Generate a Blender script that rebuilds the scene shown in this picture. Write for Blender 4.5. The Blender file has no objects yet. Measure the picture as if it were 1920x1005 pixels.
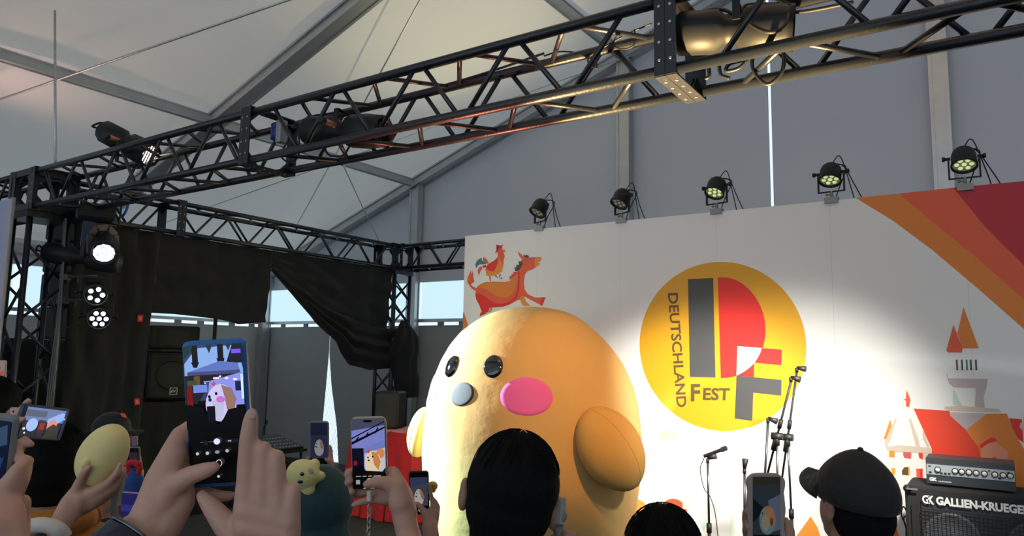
import bpy, math, random
from math import sin, cos, pi, radians as R, sqrt
from mathutils import Vector as V, Matrix as Mx, noise
random.seed(7)
SC = bpy.context.scene
COL = SC.collection
# ---------------------------------------------------------------- camera
F_PX, PITCH, ROLL, YAW = 1357.0, 0.121246, 0.017362, -0.589928
EYE = V((0, 0, 1.85))
FWD = V((sin(YAW)*cos(PITCH), cos(YAW)*cos(PITCH), sin(PITCH)))
_rt = V((cos(YAW), -sin(YAW), 0)); _up = _rt.cross(FWD)
RT = _rt*cos(ROLL) + _up*sin(ROLL); UP = _up*cos(ROLL) - _rt*sin(ROLL)
cd = bpy.data.cameras.new('camera'); cam = bpy.data.objects.new('camera', cd); COL.objects.link(cam)
cam.matrix_world = Mx(((RT.x, UP.x, -FWD.x, EYE.x), (RT.y, UP.y, -FWD.y, EYE.y), (RT.z, UP.z, -FWD.z, EYE.z), (0, 0, 0, 1)))
cd.sensor_width = 36; cd.lens = 36*F_PX/1920; cd.clip_start = 0.02; cd.clip_end = 200
SC.camera = cam
# ---------------------------------------------------------------- exposure, world
SC.view_settings.view_transform = 'Standard'; SC.view_settings.look = 'None'
SC.view_settings.exposure = 0.0; SC.view_settings.gamma = 1; SC.view_settings.use_curve_mapping = False
W = bpy.data.worlds.new('daylight'); SC.world = W; W.use_nodes = True
bg = W.node_tree.nodes['Background']; bg.inputs[0].default_value = (0.72, 0.87, 1.0, 1); bg.inputs[1].default_value = 1.18

def spot(name, p, tgt, col, watt, deg, blend=.3, size=.06):
    l = bpy.data.lights.new(name, 'SPOT'); l.energy = watt; l.color = col; l.spot_size = R(deg); l.spot_blend = blend; l.shadow_soft_size = size
    o = bpy.data.objects.new(name, l); COL.objects.link(o); o.location = p
    o.rotation_euler = (V(tgt)-V(p)).to_track_quat('-Z', 'Y').to_euler(); return o
# lamps of the rig at their lanterns, plus an added fill and roof tints
L_TOWER = V((-6.15, 3.30, 2.66)); L_PROF = V((-6.2, 3.5, 2.62))
spot('tower_beam', (-6.02, 3.36, 2.63), (-3.2, 4.5, 1.35), (.80, .95, 1.0), 3300, 34, .5, .08)
spot('tower_led_beam', (-6.1, 3.2, 2.3), (-3.6, 4.3, .75), (.36, .92, 1.0), 3200, 34, .6, .05)
spot('truss_profile_beam', (.25, 3.06, 3.02), (-1.75, 6.0, .75), (1.0, .95, .82), 800, 50, .85, .10)
spot('added_wall_fill', (.02, 3.06, 3.02), (-2.25, 6.0, 1.15), (1.0, .96, .86), 900, 34, .7, .10)  # added fill without a lantern, brightens the wall beside the plush
spot('truss_warm_beam', (-.62, 3.06, 3.02), (-2.75, 4.7, 1.35), (1.0, .48, .10), 210, 34, .5, .05)
spot('truss_corner_beam', (-5.10, 3.02, 3.22), (-3.4, 5.9, 2.3), (1.0, .95, .9), 40, 60, .6, .08)
spot('added_roof_yellow', (-4.15, 6.72, 2.95), (-5.0, 6.4, 5.6), (1.0, .92, .50), 150, 80, .9, .1)  # added lamp hidden behind the wall, tints the roof yellow
spot('added_roof_pink', (-8.3, 2.83, 3.62), (-7.3, 3.6, 4.9), (1.0, .60, .48), 24, 135, .9, .1)  # added unseen lamp past the left edge, tints the roof pink
spot('floor_wash_amber', (-1.1, 2.75, .36), (-1.0, 2.8, 3.2), (1.0, .70, .30), 3900, 34, .8, .05)
spot('floor_wash_red', (-2.4, 2.9, .36), (-2.1, 2.8, 3.2), (1.0, .30, .18), 700, 40, .8, .05)

# ---------------------------------------------------------------- picture rays -> world points
def ray(px, py): return FWD + RT*((px-960)/F_PX) - UP*((py-502.5)/F_PX)
def onY(px, py, Y): d = ray(px, py); return EYE + d*(Y/d.y)
def onX(px, py, X): d = ray(px, py); return EYE + d*(X/d.x)
def onZ(px, py, Z): d = ray(px, py); return EYE + d*((Z-EYE.z)/d.z)
def at(px, py, t): return EYE + ray(px, py)*t
# ---------------------------------------------------------------- materials
MATS = {}
def mat(name, col, rough=.6, metal=0, spec=.5, bump=0, bscale=200, var=0, vscale=8, emit=None, es=0, sheen=0, trans=0, coat=0, sss=0, stretch=None):
    if name in MATS: return MATS[name]
    m = bpy.data.materials.new(name); m.use_nodes = True; n = m.node_tree; b = n.nodes['Principled BSDF']
    b.inputs['Base Color'].default_value = (*col, 1); b.inputs['Roughness'].default_value = rough
    b.inputs['Metallic'].default_value = metal; b.inputs['Specular IOR Level'].default_value = spec
    if sheen: b.inputs['Sheen Weight'].default_value = sheen; b.inputs['Sheen Roughness'].default_value = .4
    if coat: b.inputs['Coat Weight'].default_value = coat; b.inputs['Coat Roughness'].default_value = .05
    if sss: b.inputs['Subsurface Weight'].default_value = sss; b.inputs['Subsurface Radius'].default_value = (.012, .005, .003); b.inputs['Subsurface Scale'].default_value = .6
    if emit: b.inputs['Emission Color'].default_value = (*emit, 1); b.inputs['Emission Strength'].default_value = es
    tc = n.nodes.new('ShaderNodeTexCoord'); vec = tc.outputs['Object']
    if stretch:
        mp = n.nodes.new('ShaderNodeMapping'); mp.inputs['Scale'].default_value = stretch
        n.links.new(vec, mp.inputs[0]); vec = mp.outputs[0]
    if var:
        nz = n.nodes.new('ShaderNodeTexNoise'); nz.inputs['Scale'].default_value = vscale; nz.inputs['Detail'].default_value = 5
        n.links.new(vec, nz.inputs[0]); mx = n.nodes.new('ShaderNodeMix'); mx.data_type = 'RGBA'
        mx.inputs[6].default_value = (*[c*(1-var) for c in col], 1); mx.inputs[7].default_value = (*[min(1, c*(1+var)) for c in col], 1)
        n.links.new(nz.outputs[0], mx.inputs[0]); n.links.new(mx.outputs[2], b.inputs['Base Color'])
    if bump:
        nb = n.nodes.new('ShaderNodeTexNoise'); nb.inputs['Scale'].default_value = bscale; nb.inputs['Detail'].default_value = 4
        n.links.new(vec, nb.inputs[0]); bp = n.nodes.new('ShaderNodeBump'); bp.inputs['Strength'].default_value = bump; bp.inputs['Distance'].default_value = .01
        n.links.new(nb.outputs[0], bp.inputs['Height']); n.links.new(bp.outputs[0], b.inputs['Normal'])
    if trans:
        out = n.nodes['Material Output']; tr = n.nodes.new('ShaderNodeBsdfTranslucent'); tr.inputs[0].default_value = (*col, 1)
        ms = n.nodes.new('ShaderNodeMixShader'); ms.inputs[0].default_value = trans
        n.links.new(b.outputs[0], ms.inputs[1]); n.links.new(tr.outputs[0], ms.inputs[2]); n.links.new(ms.outputs[0], out.inputs[0])
    MATS[name] = m; return m
M_TRUSS = mat('black_truss_paint', (.010, .012, .018), .38, 0, .6, bump=.15, bscale=90)
M_BLACK = mat('matt_black', (.012, .012, .013), .6)
M_PLAST = mat('black_plastic', (.015, .015, .017), .5, spec=.3)
M_RUB = mat('black_rubber', (.010, .010, .011), .55)
M_ALU = mat('tent_aluminium', (.50, .51, .52), .38, .8, bump=.1, bscale=40, var=.12, vscale=6)
M_STEEL = mat('zinc_steel', (.55, .55, .54), .4, .9, var=.2, vscale=30)
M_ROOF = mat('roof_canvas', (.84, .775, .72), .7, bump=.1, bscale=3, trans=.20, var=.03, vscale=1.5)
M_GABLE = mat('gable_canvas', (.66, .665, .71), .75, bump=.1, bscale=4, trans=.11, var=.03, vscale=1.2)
M_LOW = mat('grey_lower_canvas', (.40, .40, .40), .8, bump=.3, bscale=3, var=.06, vscale=2, trans=.05)
M_LOWS = mat('pale_side_canvas', (.52, .51, .48), .8, bump=.3, bscale=3, var=.06, vscale=2, trans=.22)
M_WIN = mat('clear_film', (.93, 1.0, 1.0), .25, trans=.92, bump=.05, bscale=6)
M_CURT = mat('black_drape', (.009, .0085, .0095), .9, sheen=.08, bump=.4, bscale=160)
M_WHITE = mat('white_board_print', (.86, .86, .86), .50, spec=.35, bump=.05, bscale=6, var=.015, vscale=3)
M_GREYP = mat('print_grey', (.075, .078, .082), .55)
M_RED = mat('print_red', (.80, .030, .025), .5)
M_YEL = mat('print_yellow', (.80, .40, .016), .5)
M_ORA = mat('print_orange', (.80, .24, .030), .5)
M_ORA2 = mat('print_light_orange', (.83, .30, .045), .5)
M_CORAL = mat('print_coral', (.84, .12, .045), .5)
M_CRIM = mat('print_crimson', (.52, .020, .035), .5)
M_SALM = mat('print_salmon', (.80, .32, .20), .5)
M_TEAL = mat('print_teal', (.05, .23, .24), .5)
M_BEIGE = mat('print_beige', (.68, .56, .46), .5)
M_LILAC = mat('print_lilac', (.56, .47, .47), .5)
M_PALE = mat('print_pale_green', (.55, .68, .62), .5)
M_LETT = mat('print_brown', (.12, .075, .030), .5)
M_PWHT = mat('print_white', (.88, .88, .88), .5)
M_CAST = mat('print_faint_beige', (.80, .74, .62), .5)
M_FLOOR = mat('grey_event_floor', (.035, .033, .032), .8, bump=.2, bscale=30)
M_STAGE = mat('stage_carpet', (.030, .030, .032), .9, bump=.4, bscale=120)
# ---------------------------------------------------------------- mesh builder
def frame(o, z, up=(0, 0, 1)):
    z = V(z).normalized(); u = V(up)
    if abs(z.dot(u.normalized())) > .98: u = V((1, 0, 0)) if abs(z.x) < .9 else V((0, 1, 0))
    x = u.cross(z).normalized(); y = z.cross(x)
    return Mx(((x.x, y.x, z.x, o[0]), (x.y, y.y, z.y, o[1]), (x.z, y.z, z.z, o[2]), (0, 0, 0, 1)))
class MB:
    def __init__(s, M=None): s.v = []; s.f = []; s.mi = []; s.sm = []; s.M = M
    def add(s, vs, fs, mi=0, sm=False, M=None):
        b = len(s.v)
        for p in vs:
            p = V(p)
            if M is not None: p = M @ p
            if s.M is not None: p = s.M @ p
            s.v.append(p)
        for f in fs: s.f.append([i+b for i in f]); s.mi.append(mi); s.sm.append(sm)
        return s
    def box(s, c, d, mi=0, M=None, bev=0):
        x, y, z = d[0]/2, d[1]/2, d[2]/2; c = V(c)
        if not bev:
            vs = [c+V((a*x, b*y, e*z)) for a in (-1, 1) for b in (-1, 1) for e in (-1, 1)]
            return s.add(vs, [(0, 1, 3, 2), (4, 6, 7, 5), (0, 4, 5, 1), (2, 3, 7, 6), (0, 2, 6, 4), (1, 5, 7, 3)], mi, False, M)
        # rounded in the xy outline, chamfered along z
        pts = rrect(2*x, 2*y, bev, 5); ch = min(bev*.5, z*.6); n = len(pts); vs = []
        for zz, k in ((-z, ch), (-z+ch, 0), (z-ch, 0), (z, ch)):
            for p in pts: vs.append(c+V((p[0]*(1-k/x), p[1]*(1-k/y), zz)))
        fs = [[i for i in range(n)][::-1], [3*n+i for i in range(n)]]
        for r in range(3):
            for i in range(n): fs.append((r*n+i, r*n+(i+1) % n, (r+1)*n+(i+1) % n, (r+1)*n+i))
        return s.add(vs, fs, mi, False, M)
    def bar(s, p0, p1, w, h, up=(0, 0, 1), mi=0):
        p0 = V(p0); p1 = V(p1); d = p1-p0
        return s.box((0, 0, d.length/2), (w, h, d.length), mi, frame(p0, d, up))
    def tube(s, pts, r, seg=8, mi=0, cap=True, sm=True):
        pts = [V(p) for p in pts]; n = len(pts); rr = r if isinstance(r, (list, tuple)) else [r]*n
        vs = []; fs = []; t0 = (pts[1]-pts[0]).normalized(); X = frame((0, 0, 0), t0).to_3x3() @ V((1, 0, 0))
        for i, p in enumerate(pts):
            t = (pts[min(i+1, n-1)]-pts[max(i-1, 0)]).normalized(); X = (X-t*X.dot(t)).normalized(); Y = t.cross(X)
            for k in range(seg): a = 2*pi*k/seg; vs.append(p+(X*cos(a)+Y*sin(a))*rr[i])
        for i in range(n-1):
            for k in range(seg): fs.append((i*seg+k, i*seg+(k+1) % seg, (i+1)*seg+(k+1) % seg, (i+1)*seg+k))
        s.add(vs, fs, mi, sm)
        if cap:
            b = len(s.v)-len(vs); s.f += [[b+k for k in range(seg)][::-1], [b+(n-1)*seg+k for k in range(seg)]]; s.mi += [mi, mi]; s.sm += [False, False]
        return s
    def lathe(s, prof, M=None, seg=24, mi=0, sm=True):
        vs = []; fs = []; n = len(prof)
        for r, z in prof:
            for k in range(seg): a = 2*pi*k/seg; vs.append((max(r, 1e-5)*cos(a), max(r, 1e-5)*sin(a), z))
        for i in range(n-1):
            for k in range(seg): fs.append((i*seg+k, i*seg+(k+1) % seg, (i+1)*seg+(k+1) % seg, (i+1)*seg+k))
        return s.add(vs, fs, mi, sm, M)
    def ell(s, c, r, M=None, seg=20, rings=12, mi=0, fn=None):
        if not hasattr(r, '__len__'): r = (r, r, r)
        vs = []; fs = []
        for i in range(rings+1):
            t = pi*i/rings
            for k in range(seg):
                a = 2*pi*k/seg; d = V((sin(t)*cos(a), sin(t)*sin(a), cos(t)))
                if i in (0, rings): d = V((0, 0, cos(t)))
                q = V((d.x*r[0], d.y*r[1], d.z*r[2])); q = fn(q, d) if fn else q
                vs.append(V(c)+q)
        for i in range(rings):
            for k in range(seg): fs.append((i*seg+k, (i+1)*seg+k, (i+1)*seg+(k+1) % seg, i*seg+(k+1) % seg))
        return s.add(vs, fs, mi, True, M)
    def prism(s, pts, off, mi=0, M=None, sm=False):
        """pts: closed outline of 3-D points; off: thickness vector"""
        pts = [V(p) for p in pts]; n = len(pts); off = V(off)
        fs = [list(range(n)), [n+i for i in range(n)][::-1]]+[(i, n+i, n+(i+1) % n, (i+1) % n) for i in range(n)]
        return s.add(pts+[p+off for p in pts], fs, mi, sm, M)
    def grid(s, fn, nu, nv, mi=0, sm=True, keep=None):
        vs = [fn(i/nu, j/nv) for j in range(nv+1) for i in range(nu+1)]
        fs = [(j*(nu+1)+i, j*(nu+1)+i+1, (j+1)*(nu+1)+i+1, (j+1)*(nu+1)+i) for j in range(nv) for i in range(nu) if keep is None or keep((i+.5)/nu, (j+.5)/nv)]
        return s.add(vs, fs, mi, sm)
    def build(s, name, mats, parent=None, label=None):
        me = bpy.data.meshes.new(name)
        o = bpy.data.objects.new(name, me); COL.objects.link(o)
        vs = s.v
        if parent is not None:
            o.parent = parent; inv = wm(parent).inverted(); vs = [inv @ p for p in vs]
        me.from_pydata([tuple(p) for p in vs], [], s.f)
        for m in (mats if isinstance(mats, (list, tuple)) else [mats]): me.materials.append(m)
        me.polygons.foreach_set('material_index', s.mi); me.polygons.foreach_set('use_smooth', s.sm); me.update()
        if label: o['label'] = label
        return o
def rrect(w, h, r, k=4):
    o = []
    for cx, cy, a0 in ((w/2-r, h/2-r, 0), (-w/2+r, h/2-r, 90), (-w/2+r, -h/2+r, 180), (w/2-r, -h/2+r, 270)):
        for i in range(k+1): a = R(a0+90*i/k); o.append((cx+r*cos(a), cy+r*sin(a)))
    return o
def wm(o):
    m = Mx.LocRotScale(o.location, o.rotation_euler, o.scale)
    return wm(o.parent) @ m if o.parent else m
def thing(name, label, cat, loc=(0, 0, 0), group=None, rotz=0):
    o = bpy.data.objects.new(name, None); COL.objects.link(o); o.empty_display_size = .05
    o.location = loc; o.rotation_euler = (0, 0, rotz); o['label'] = label; o['category'] = cat
    if group: o['group'] = group
    return o
def tag(o, label, cat, group=None, kind=None):
    o['label'] = label; o['category'] = cat
    if group: o['group'] = group
    if kind: o['kind'] = kind
    return o
def struct(o, label=None):
    o['kind'] = 'structure'
    if label: o['label'] = label
    return o
def dup(root, loc, rotz=None, label=None, group=None):
    r = root.copy(); COL.objects.link(r); r.location = loc
    if rotz is not None: r.rotation_euler = (0, 0, rotz)
    if label: r['label'] = label
    if group: r['group'] = group
    for ch in list(root.children):
        c = ch.copy(); COL.objects.link(c); c.parent = r
        for g in list(ch.children): d = g.copy(); COL.objects.link(d); d.parent = c
    return r
def textmesh(body, bold=0.0, ext=0.0, spacing=1.0):
    cu = bpy.data.curves.new('t', 'FONT'); cu.body = body; cu.size = 1; cu.offset = bold; cu.extrude = ext; cu.resolution_u = 3; cu.space_character = spacing
    o = bpy.data.objects.new('t', cu); COL.objects.link(o); dg = bpy.context.evaluated_depsgraph_get(); dg.update()
    me = bpy.data.meshes.new_from_object(o.evaluated_get(dg)); vs = [V(v.co) for v in me.vertices]; fs = [list(p.vertices) for p in me.polygons]
    bpy.data.objects.remove(o); bpy.data.curves.remove(cu); bpy.data.meshes.remove(me)
    x0 = min(v.x for v in vs); x1 = max(v.x for v in vs); y0 = min(v.y for v in vs); y1 = max(v.y for v in vs)
    return [V(((v.x-x0)/(x1-x0), (v.y-y0)/(y1-y0), v.z)) for v in vs], fs
def curve_pts(ctrl, n=10):
    """smooth path through control points (Catmull-Rom)"""
    P = [V(c) for c in ctrl]; P = [2*P[0]-P[1]]+P+[2*P[-1]-P[-2]]; out = []
    for i in range(1, len(P)-2):
        for k in range(n):
            t = k/n; a, b, c, d = P[i-1:i+3]
            out.append(.5*((2*b)+(c-a)*t+(2*a-5*b+4*c-d)*t*t+(3*b-a-3*c+d)*t**3))
    return out+[P[-2]]
# ================================================================ the tent
RX, YG, XL, XR, YF = 0.0, 8.8, -11.47, 11.47, -8.0
def roofz(x): return 3.30+.36*(abs(XL)-abs(x))
mb = MB(); mb.box((0, .4, -.02), (23, 17, .04)); struct(mb.build('floor', M_FLOOR), 'dark grey event floor')
mb = MB()
mb.grid(lambda u, v: V((XL+(0-XL)*u, YF+(YG-YF)*v, roofz(XL+(0-XL)*u)+.09+.03*sin(v*40)*sin(u*3.1))), 40, 60)
mb.grid(lambda u, v: V((XR+(0-XR)*u, YF+(YG-YF)*v, roofz(XR+(0-XR)*u)+.09)), 20, 20)
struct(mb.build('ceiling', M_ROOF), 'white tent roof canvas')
def gable_wall(y, mats=(M_GABLE, M_LOW, M_WIN)):
    mb = MB()
    for a, b in ((XL, -2.168), (-2.136, 0), (0, XR)):
        zb = 3.0
        mb.prism([(a, y, zb), (b, y, zb), (b, y, roofz(b)+.10), (a, y, roofz(a)+.10)], (0, .004, 0), 0)
    return mb
mb = gable_wall(YG)
# lower grey canvas with tabs up to the rail, and a narrow tear opening
def low(a, b): mb.prism([(a, YG, 0), (b, YG, 0), (b, YG, 2.31), (a, YG, 2.31)], (0, .004, 0), 1)
low(XL, -9.83); low(-9.30, XR)
mb.prism([(-9.83, YG, 0), (-9.78, YG, .6), (-9.70, YG, 1.86), (-9.70, YG, 2.31), (-9.83, YG, 2.31)], (0, .004, 0), 1)
mb.prism([(-9.69, YG, 2.31), (-9.69, YG, 1.86), (-9.60, YG, 1.3), (-9.42, YG, .6), (-9.34, YG, 0), (-9.30, YG, 0), (-9.30, YG, 2.31)], (0, .004, 0), 1)
k = 0; x = XL+.1
while x < 2:
    mb.box((x, YG, 2.335), (.13, .004, .06), 1); x += (.42, .62)[k % 2]; k += 1
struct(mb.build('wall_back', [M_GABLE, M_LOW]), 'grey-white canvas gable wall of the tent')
def side_wall(x, name, lab):
    mb = MB(); mb.prism([(x, YF, 3.02), (x, YG, 3.02), (x, YG, 3.40), (x, YF, 3.40)], (.004, 0, 0), 0)
    mb.prism([(x, YF, 0), (x, YG, 0), (x, YG, 2.31), (x, YF, 2.31)], (.004, 0, 0), 1)
    y = YG-.3; k = 0
    while y > 0: mb.box((x, y, 2.335), (.004, .13, .06), 1); y -= (.42, .62)[k % 2]; k += 1
    struct(mb.build(name, [M_GABLE, M_LOWS]), lab)
side_wall(XL, 'wall_left', 'canvas side wall of the tent'); side_wall(XR, 'wall_right', 'canvas side wall on the far side')
POLX = [-7.70, -4.03, -.37, 3.3, 7.0]
n = 0
def window(name, poly, off, lab):
    mb = MB(); mb.prism(poly, off, 0); struct(mb.build(name, M_WIN), lab)
for a, b in zip([XL]+POLX, POLX+[XR]):
    n += 1; window('window_%d' % n, [(a+.08, YG+.002, 2.41), (b-.08, YG+.002, 2.41), (b-.08, YG+.002, 3.0), (a+.08, YG+.002, 3.0)], (0, .003, 0), 'clear film window strip in the gable wall')
for i in range(4):
    y0 = YF+i*4.2; n += 1; window('window_%d' % n, [(XL+.002, y0+.08, 2.41), (XL+.002, y0+4.12, 2.41), (XL+.002, y0+4.12, 3.02), (XL+.002, y0+.08, 3.02)], (.003, 0, 0), 'clear film window strip in the side wall')
# aluminium frame
def beam(p0, p1, w, h, name, lab, up=(0, 0, 1)):
    p0 = V(p0); p1 = V(p1); mb = MB(); M = frame(p0, p1-p0, up); L = (p1-p0).length
    mb.box((0, 0, L/2), (w, h*.8, L), 0, M)
    for sx in (-1, 1):
        for sy in (-1, 1): mb.box((sx*w*.5, sy*h*.42, L/2), (w*.22, h*.16, L), 0, M)
    return struct(mb.build(name, M_ALU), lab)
tn = 0
for y in (YG-.12, 5.03, 1.26, -2.51, -6.28):
    tn += 1; beam((XL+.1, y, 3.28), (0, y, roofz(0)-.02), .12, .20, 'trim_%d' % tn, 'aluminium roof rafter of the tent', (0, 1, 0))
    tn += 1; beam((XR-.1, y, 3.28), (0, y, roofz(0)-.02), .12, .20, 'trim_%d' % tn, 'aluminium roof rafter on the far slope', (0, 1, 0))
    tn += 1; beam((XL+.12, y, 0), (XL+.12, y, 3.30), .12, .16, 'trim_%d' % tn, 'aluminium eave post of the tent', (0, 1, 0))
for x in (-7.76, -4.05, 0.0):
    ys = [YF, -6.28, -2.51, 1.26, 5.03, YG-.12]
    for a, b in zip(ys, ys[1:]):
        tn += 1; beam((x, a+.07, roofz(x)-.02), (x, b-.07, roofz(x)-.02), .09, .11, 'trim_%d' % tn, 'aluminium purlin between rafters')
for x in POLX:
    tn += 1; beam((x, YG-.12, 0), (x, YG-.12, roofz(x)-.08), .15, .12, 'trim_%d' % tn, 'aluminium gable post', (0, 1, 0))
tn += 1; beam((XL+.2, YG-.03, 2.385), (XR-.2, YG-.03, 2.385), .05, .05, 'trim_%d' % tn, 'rail under the gable windows')
tn += 1; beam((XL+.04, YF+.2, 2.385), (XL+.04, YG-.2, 2.385), .05, .05, 'trim_%d' % tn, 'rail under the side windows')
tn += 1; beam((XL+.09, YF+.2, 3.24), (XL+.09, YG-.2, 3.24), .12, .14, 'trim_%d' % tn, 'eave beam of the tent')
# bracing wires under the roof
def roofhit(px, py, off):
    d = ray(px, py); a = 3.30+.36*XL*-1-off  # plane z = 3.30+.36*(x-XL)-off
    t = (3.30-.36*XL-off-EYE.z)/(d.z-.36*d.x); return EYE+d*t
def wire(a, b, r, lab, off=.22, grp=None):
    p = roofhit(*a, off) if len(a) == 2 else V(a); q = roofhit(*b, off) if len(b) == 2 else V(b)
    mb = MB(); mb.tube([p, (p+q)/2-V((0, 0, .01)), q], r, 6); return tag(mb.build('bracing_wire', M_STEEL), lab, 'wire', grp)
wire((-120, 228), (1400, -300), .011, 'steel bracing wire crossing the upper left roof below its own shadow')
wire((940, -281), (548, 438), .010, 'steel bracing wire running down the roof right of the big rafter')
wire((230, 446), (1232, 86), .006, 'thin bracing wire rising along the roof behind the front truss', .34)
pt = roofhit(102, 30, .1); mb = MB(); mb.tube([pt+V((0, 0, .05)), onZ(104, 305, 3.34)], .010, 6)
tag(mb.build('hanging_wire', M_STEEL), 'vertical steel wire at far left from roof down to the truss', 'wire')
mb = MB(); mb.tube(curve_pts([onY(643, 308, 3.0), onY(660, 345, 4.2), onY(690, 410, 5.6), onY(711, 452, 7.0)], 6), .006, 6)
tag(mb.build('safety_cable', M_STEEL), 'thin slack cable from the front truss down to the back corner', 'wire')
q = MB()
for i in range(26):
    for d_ in (-1, 1): q.tube([(-10.3+i*.07, 9.4, .02), (-10.3+i*.07+d_*1.0, 9.4, 2.0)], .003, 4)
for x_ in (-11.2, -9.6, -8.0): q.tube([(x_, 9.42, 0), (x_, 9.42, 2.1)], .025, 8)
tag(q.build('chain_link_fence', M_STEEL), 'chain link fence outside, seen through the narrow tear in the canvas', 'fence')
q = MB(); q.grid(lambda u, v: V((-9.52+.42*u+.10*(1-v), 8.98+.03*sin(u*14), .02+1.5*v)), 20, 10); tag(q.build('blue_tarpaulin', mat('pale_blue_tarp', (.30, .55, .72), .5, trans=.4)), 'pale blue tarpaulin just outside the narrow tear in the canvas', 'tarpaulin')
# ================================================================ trusses
M_BULB = mat('lamp_lens_white', (.9, .9, .9), .3, emit=(.92, .97, 1), es=9)
TR_G = 'black box trusses of the lighting rig'
def truss(label, p0, a, L, b, u, n0f, n0b, pitch=.585, s=.30, loc=None, r=.024, flat=True, frames=True, skipcurve=None):
    """box truss: p0 corner, a axis, b across, u third side. node lists are offsets along the axis"""
    p0 = V(p0); a = V(a); b = V(b)*s; u = V(u)*s
    root = thing('lighting_truss', label, 'truss', p0)
    def P(t, i, j): return p0+a*t+b*i+u*j
    for i in (0, 1):
        for j in (0, 1): MB().tube([P(.0, i, j), P(L, i, j)], r, 12).build('chord', M_TRUSS, root)
    def zig(c0, c1, ph0):
        # nodes on chord c0 at ph0+k*pitch, on c1 half way between
        k = math.floor((0-ph0)/pitch)-1
        while True:
            t0 = ph0+k*pitch; k += 1
            if t0 > L+pitch: break
            for sgn in (-1, 1):
                x0 = t0+sgn*.028; x1 = t0+sgn*(pitch/2-.028)
                if min(x0, x1) < .02 or max(x0, x1) > L-.02: continue
                q = MB(); q.tube([P(x0, *c0), P(x1, *c1)], .0125, 8); q.build('brace', M_TRUSS, root)
    zig((0, 1), (0, 0), n0f); zig((1, 1), (1, 0), n0b)
    zig((1, 1), (0, 1), n0f); zig((1, 0), (0, 0), n0b)
    if frames:
        for t in (0, L):
            d = 1 if t == 0 else -1; q = MB(); w = .045; e = .028
            def plate(i0, j0, i1, j1, off):
                A = P(t+d*w/2, i0, j0)+off; B = P(t+d*w/2, i1, j1)+off
                q.bar(A, B, .008, w, off) if False else q.box((0, 0, (B-A).length/2), (w, .008, (B-A).length+.056), 0, frame(A, B-A, off) if False else Mx(((a.x, off.normalized().x, (B-A).normalized().x, A.x), (a.y, off.normalized().y, (B-A).normalized().y, A.y), (a.z, off.normalized().z, (B-A).normalized().z, A.z), (0, 0, 0, 1))))
                for f in (.12, .37, .63, .88):
                    c = A+(B-A)*f+off.normalized()*.005; q.tube([c, c+off.normalized()*.003], .006, 8, 1)
            bu = b.normalized(); uu = u.normalized()
            plate(0, 0, 0, 1, -bu*e); plate(1, 0, 1, 1, bu*e); plate(0, 0, 1, 0, -uu*e); plate(0, 1, 1, 1, uu*e)
            for i, j in ((0, 0), (1, 0), (1, 1), (0, 1)):   # gusset corners on the end ring
                c = P(t+d*.004, i, j)-(bu*e if i == 0 else -bu*e)-(uu*e if j == 0 else -uu*e)
                di = bu*(1 if i == 0 else -1); dj = uu*(1 if j == 0 else -1)
                q.prism([c, c+di*.11, c+di*.075+dj*.035, c+di*.035+dj*.075, c+dj*.11], a*d*.006)
            q.build('end_frame', [M_TRUSS, M_STEEL], root)
    return root
ZB = 3.01
X, Y_, Z_ = V((1, 0, 0)), V((0, 1, 0)), V((0, 0, 1))
def ph(node, start, pitch=.585): return (node-start) % pitch
FX = [-9.6, -6.93, -3.76, -1.052, 1.9]   # bolted joints of the front truss
truss('front truss section running left out of frame past the corner tower', (FX[0], 2.68, ZB), X, FX[1]-FX[0], Y_, Z_, .2, .35)
truss('front truss section from the left corner block to the dark joint plates', (-6.56, 2.68, ZB), X, -3.757+6.56, Y_, Z_, ph(-3.52, -6.56), ph(-3.80, -6.56))
truss('long middle section of the front truss holding the black lantern', (-3.755, 2.68, ZB), X, -1.052+3.755, Y_, Z_, ph(-1.22, -3.755), ph(-1.47, -3.755))
truss('front truss section at top right leaving the frame', (-1.05, 2.68, ZB), X, 2.95, Y_, Z_, ph(.015, -1.05), ph(-.28, -1.05))
truss('short left side truss section between corner block and the near joint plates', (-6.72, 3.03, ZB), Y_, 1.038, -X, Z_, .2, .45)
truss('left side truss section above the black drapes', (-6.72, 4.07, ZB), Y_, 7.16-4.07, -X, Z_, ph(4.517, 4.07, .64), ph(4.85, 4.07, .64), .64)
truss('back truss section running behind the white printed wall', (-6.66, 7.25, ZB), X, 3.0, Y_, Z_, .45, .22)
truss('second back truss section hidden behind the printed wall', (-3.64, 7.25, ZB), X, 3.0, Y_, Z_, .45, .22)
def corner(label, x0, y0, z0=ZB, s=.30):
    root = thing('corner_block', label, 'truss corner', (x0, y0, z0)); q = MB(); e = .03; w = .055
    P = lambda i, j, k: V((x0+s*i, y0+s*j, z0+s*k))
    for i in (0, 1):
        for j in (0, 1):
            q.box(P(i, j, .5), (w, w, s+.06))
            q.box(P(i, .5, j), (w, s+.06, w)); q.box(P(.5, i, j), (s+.06, w, w))
    for k in (0, 1):
        for (i, j) in ((0, 0), (1, 0), (0, 1), (1, 1)):
            c = P(i, j, k); dx = V((1-2*i, 0, 0)); dy = V((0, 1-2*j, 0)); dz = V((0, 0, 1-2*k))
            for A, B in ((dx, dz), (dy, dz), (dx, dy)): q.prism([c+A*.02+B*.02, c+A*.12+B*.02, c+A*.02+B*.12], A.cross(B)*.008)
    q.build('block_frame', M_TRUSS, root); return root
corner('corner block of the truss at far left over the lamp tower', -6.90, 2.68)
corner('corner block of the truss over the back lattice tower', -7.02, 7.20)
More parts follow.
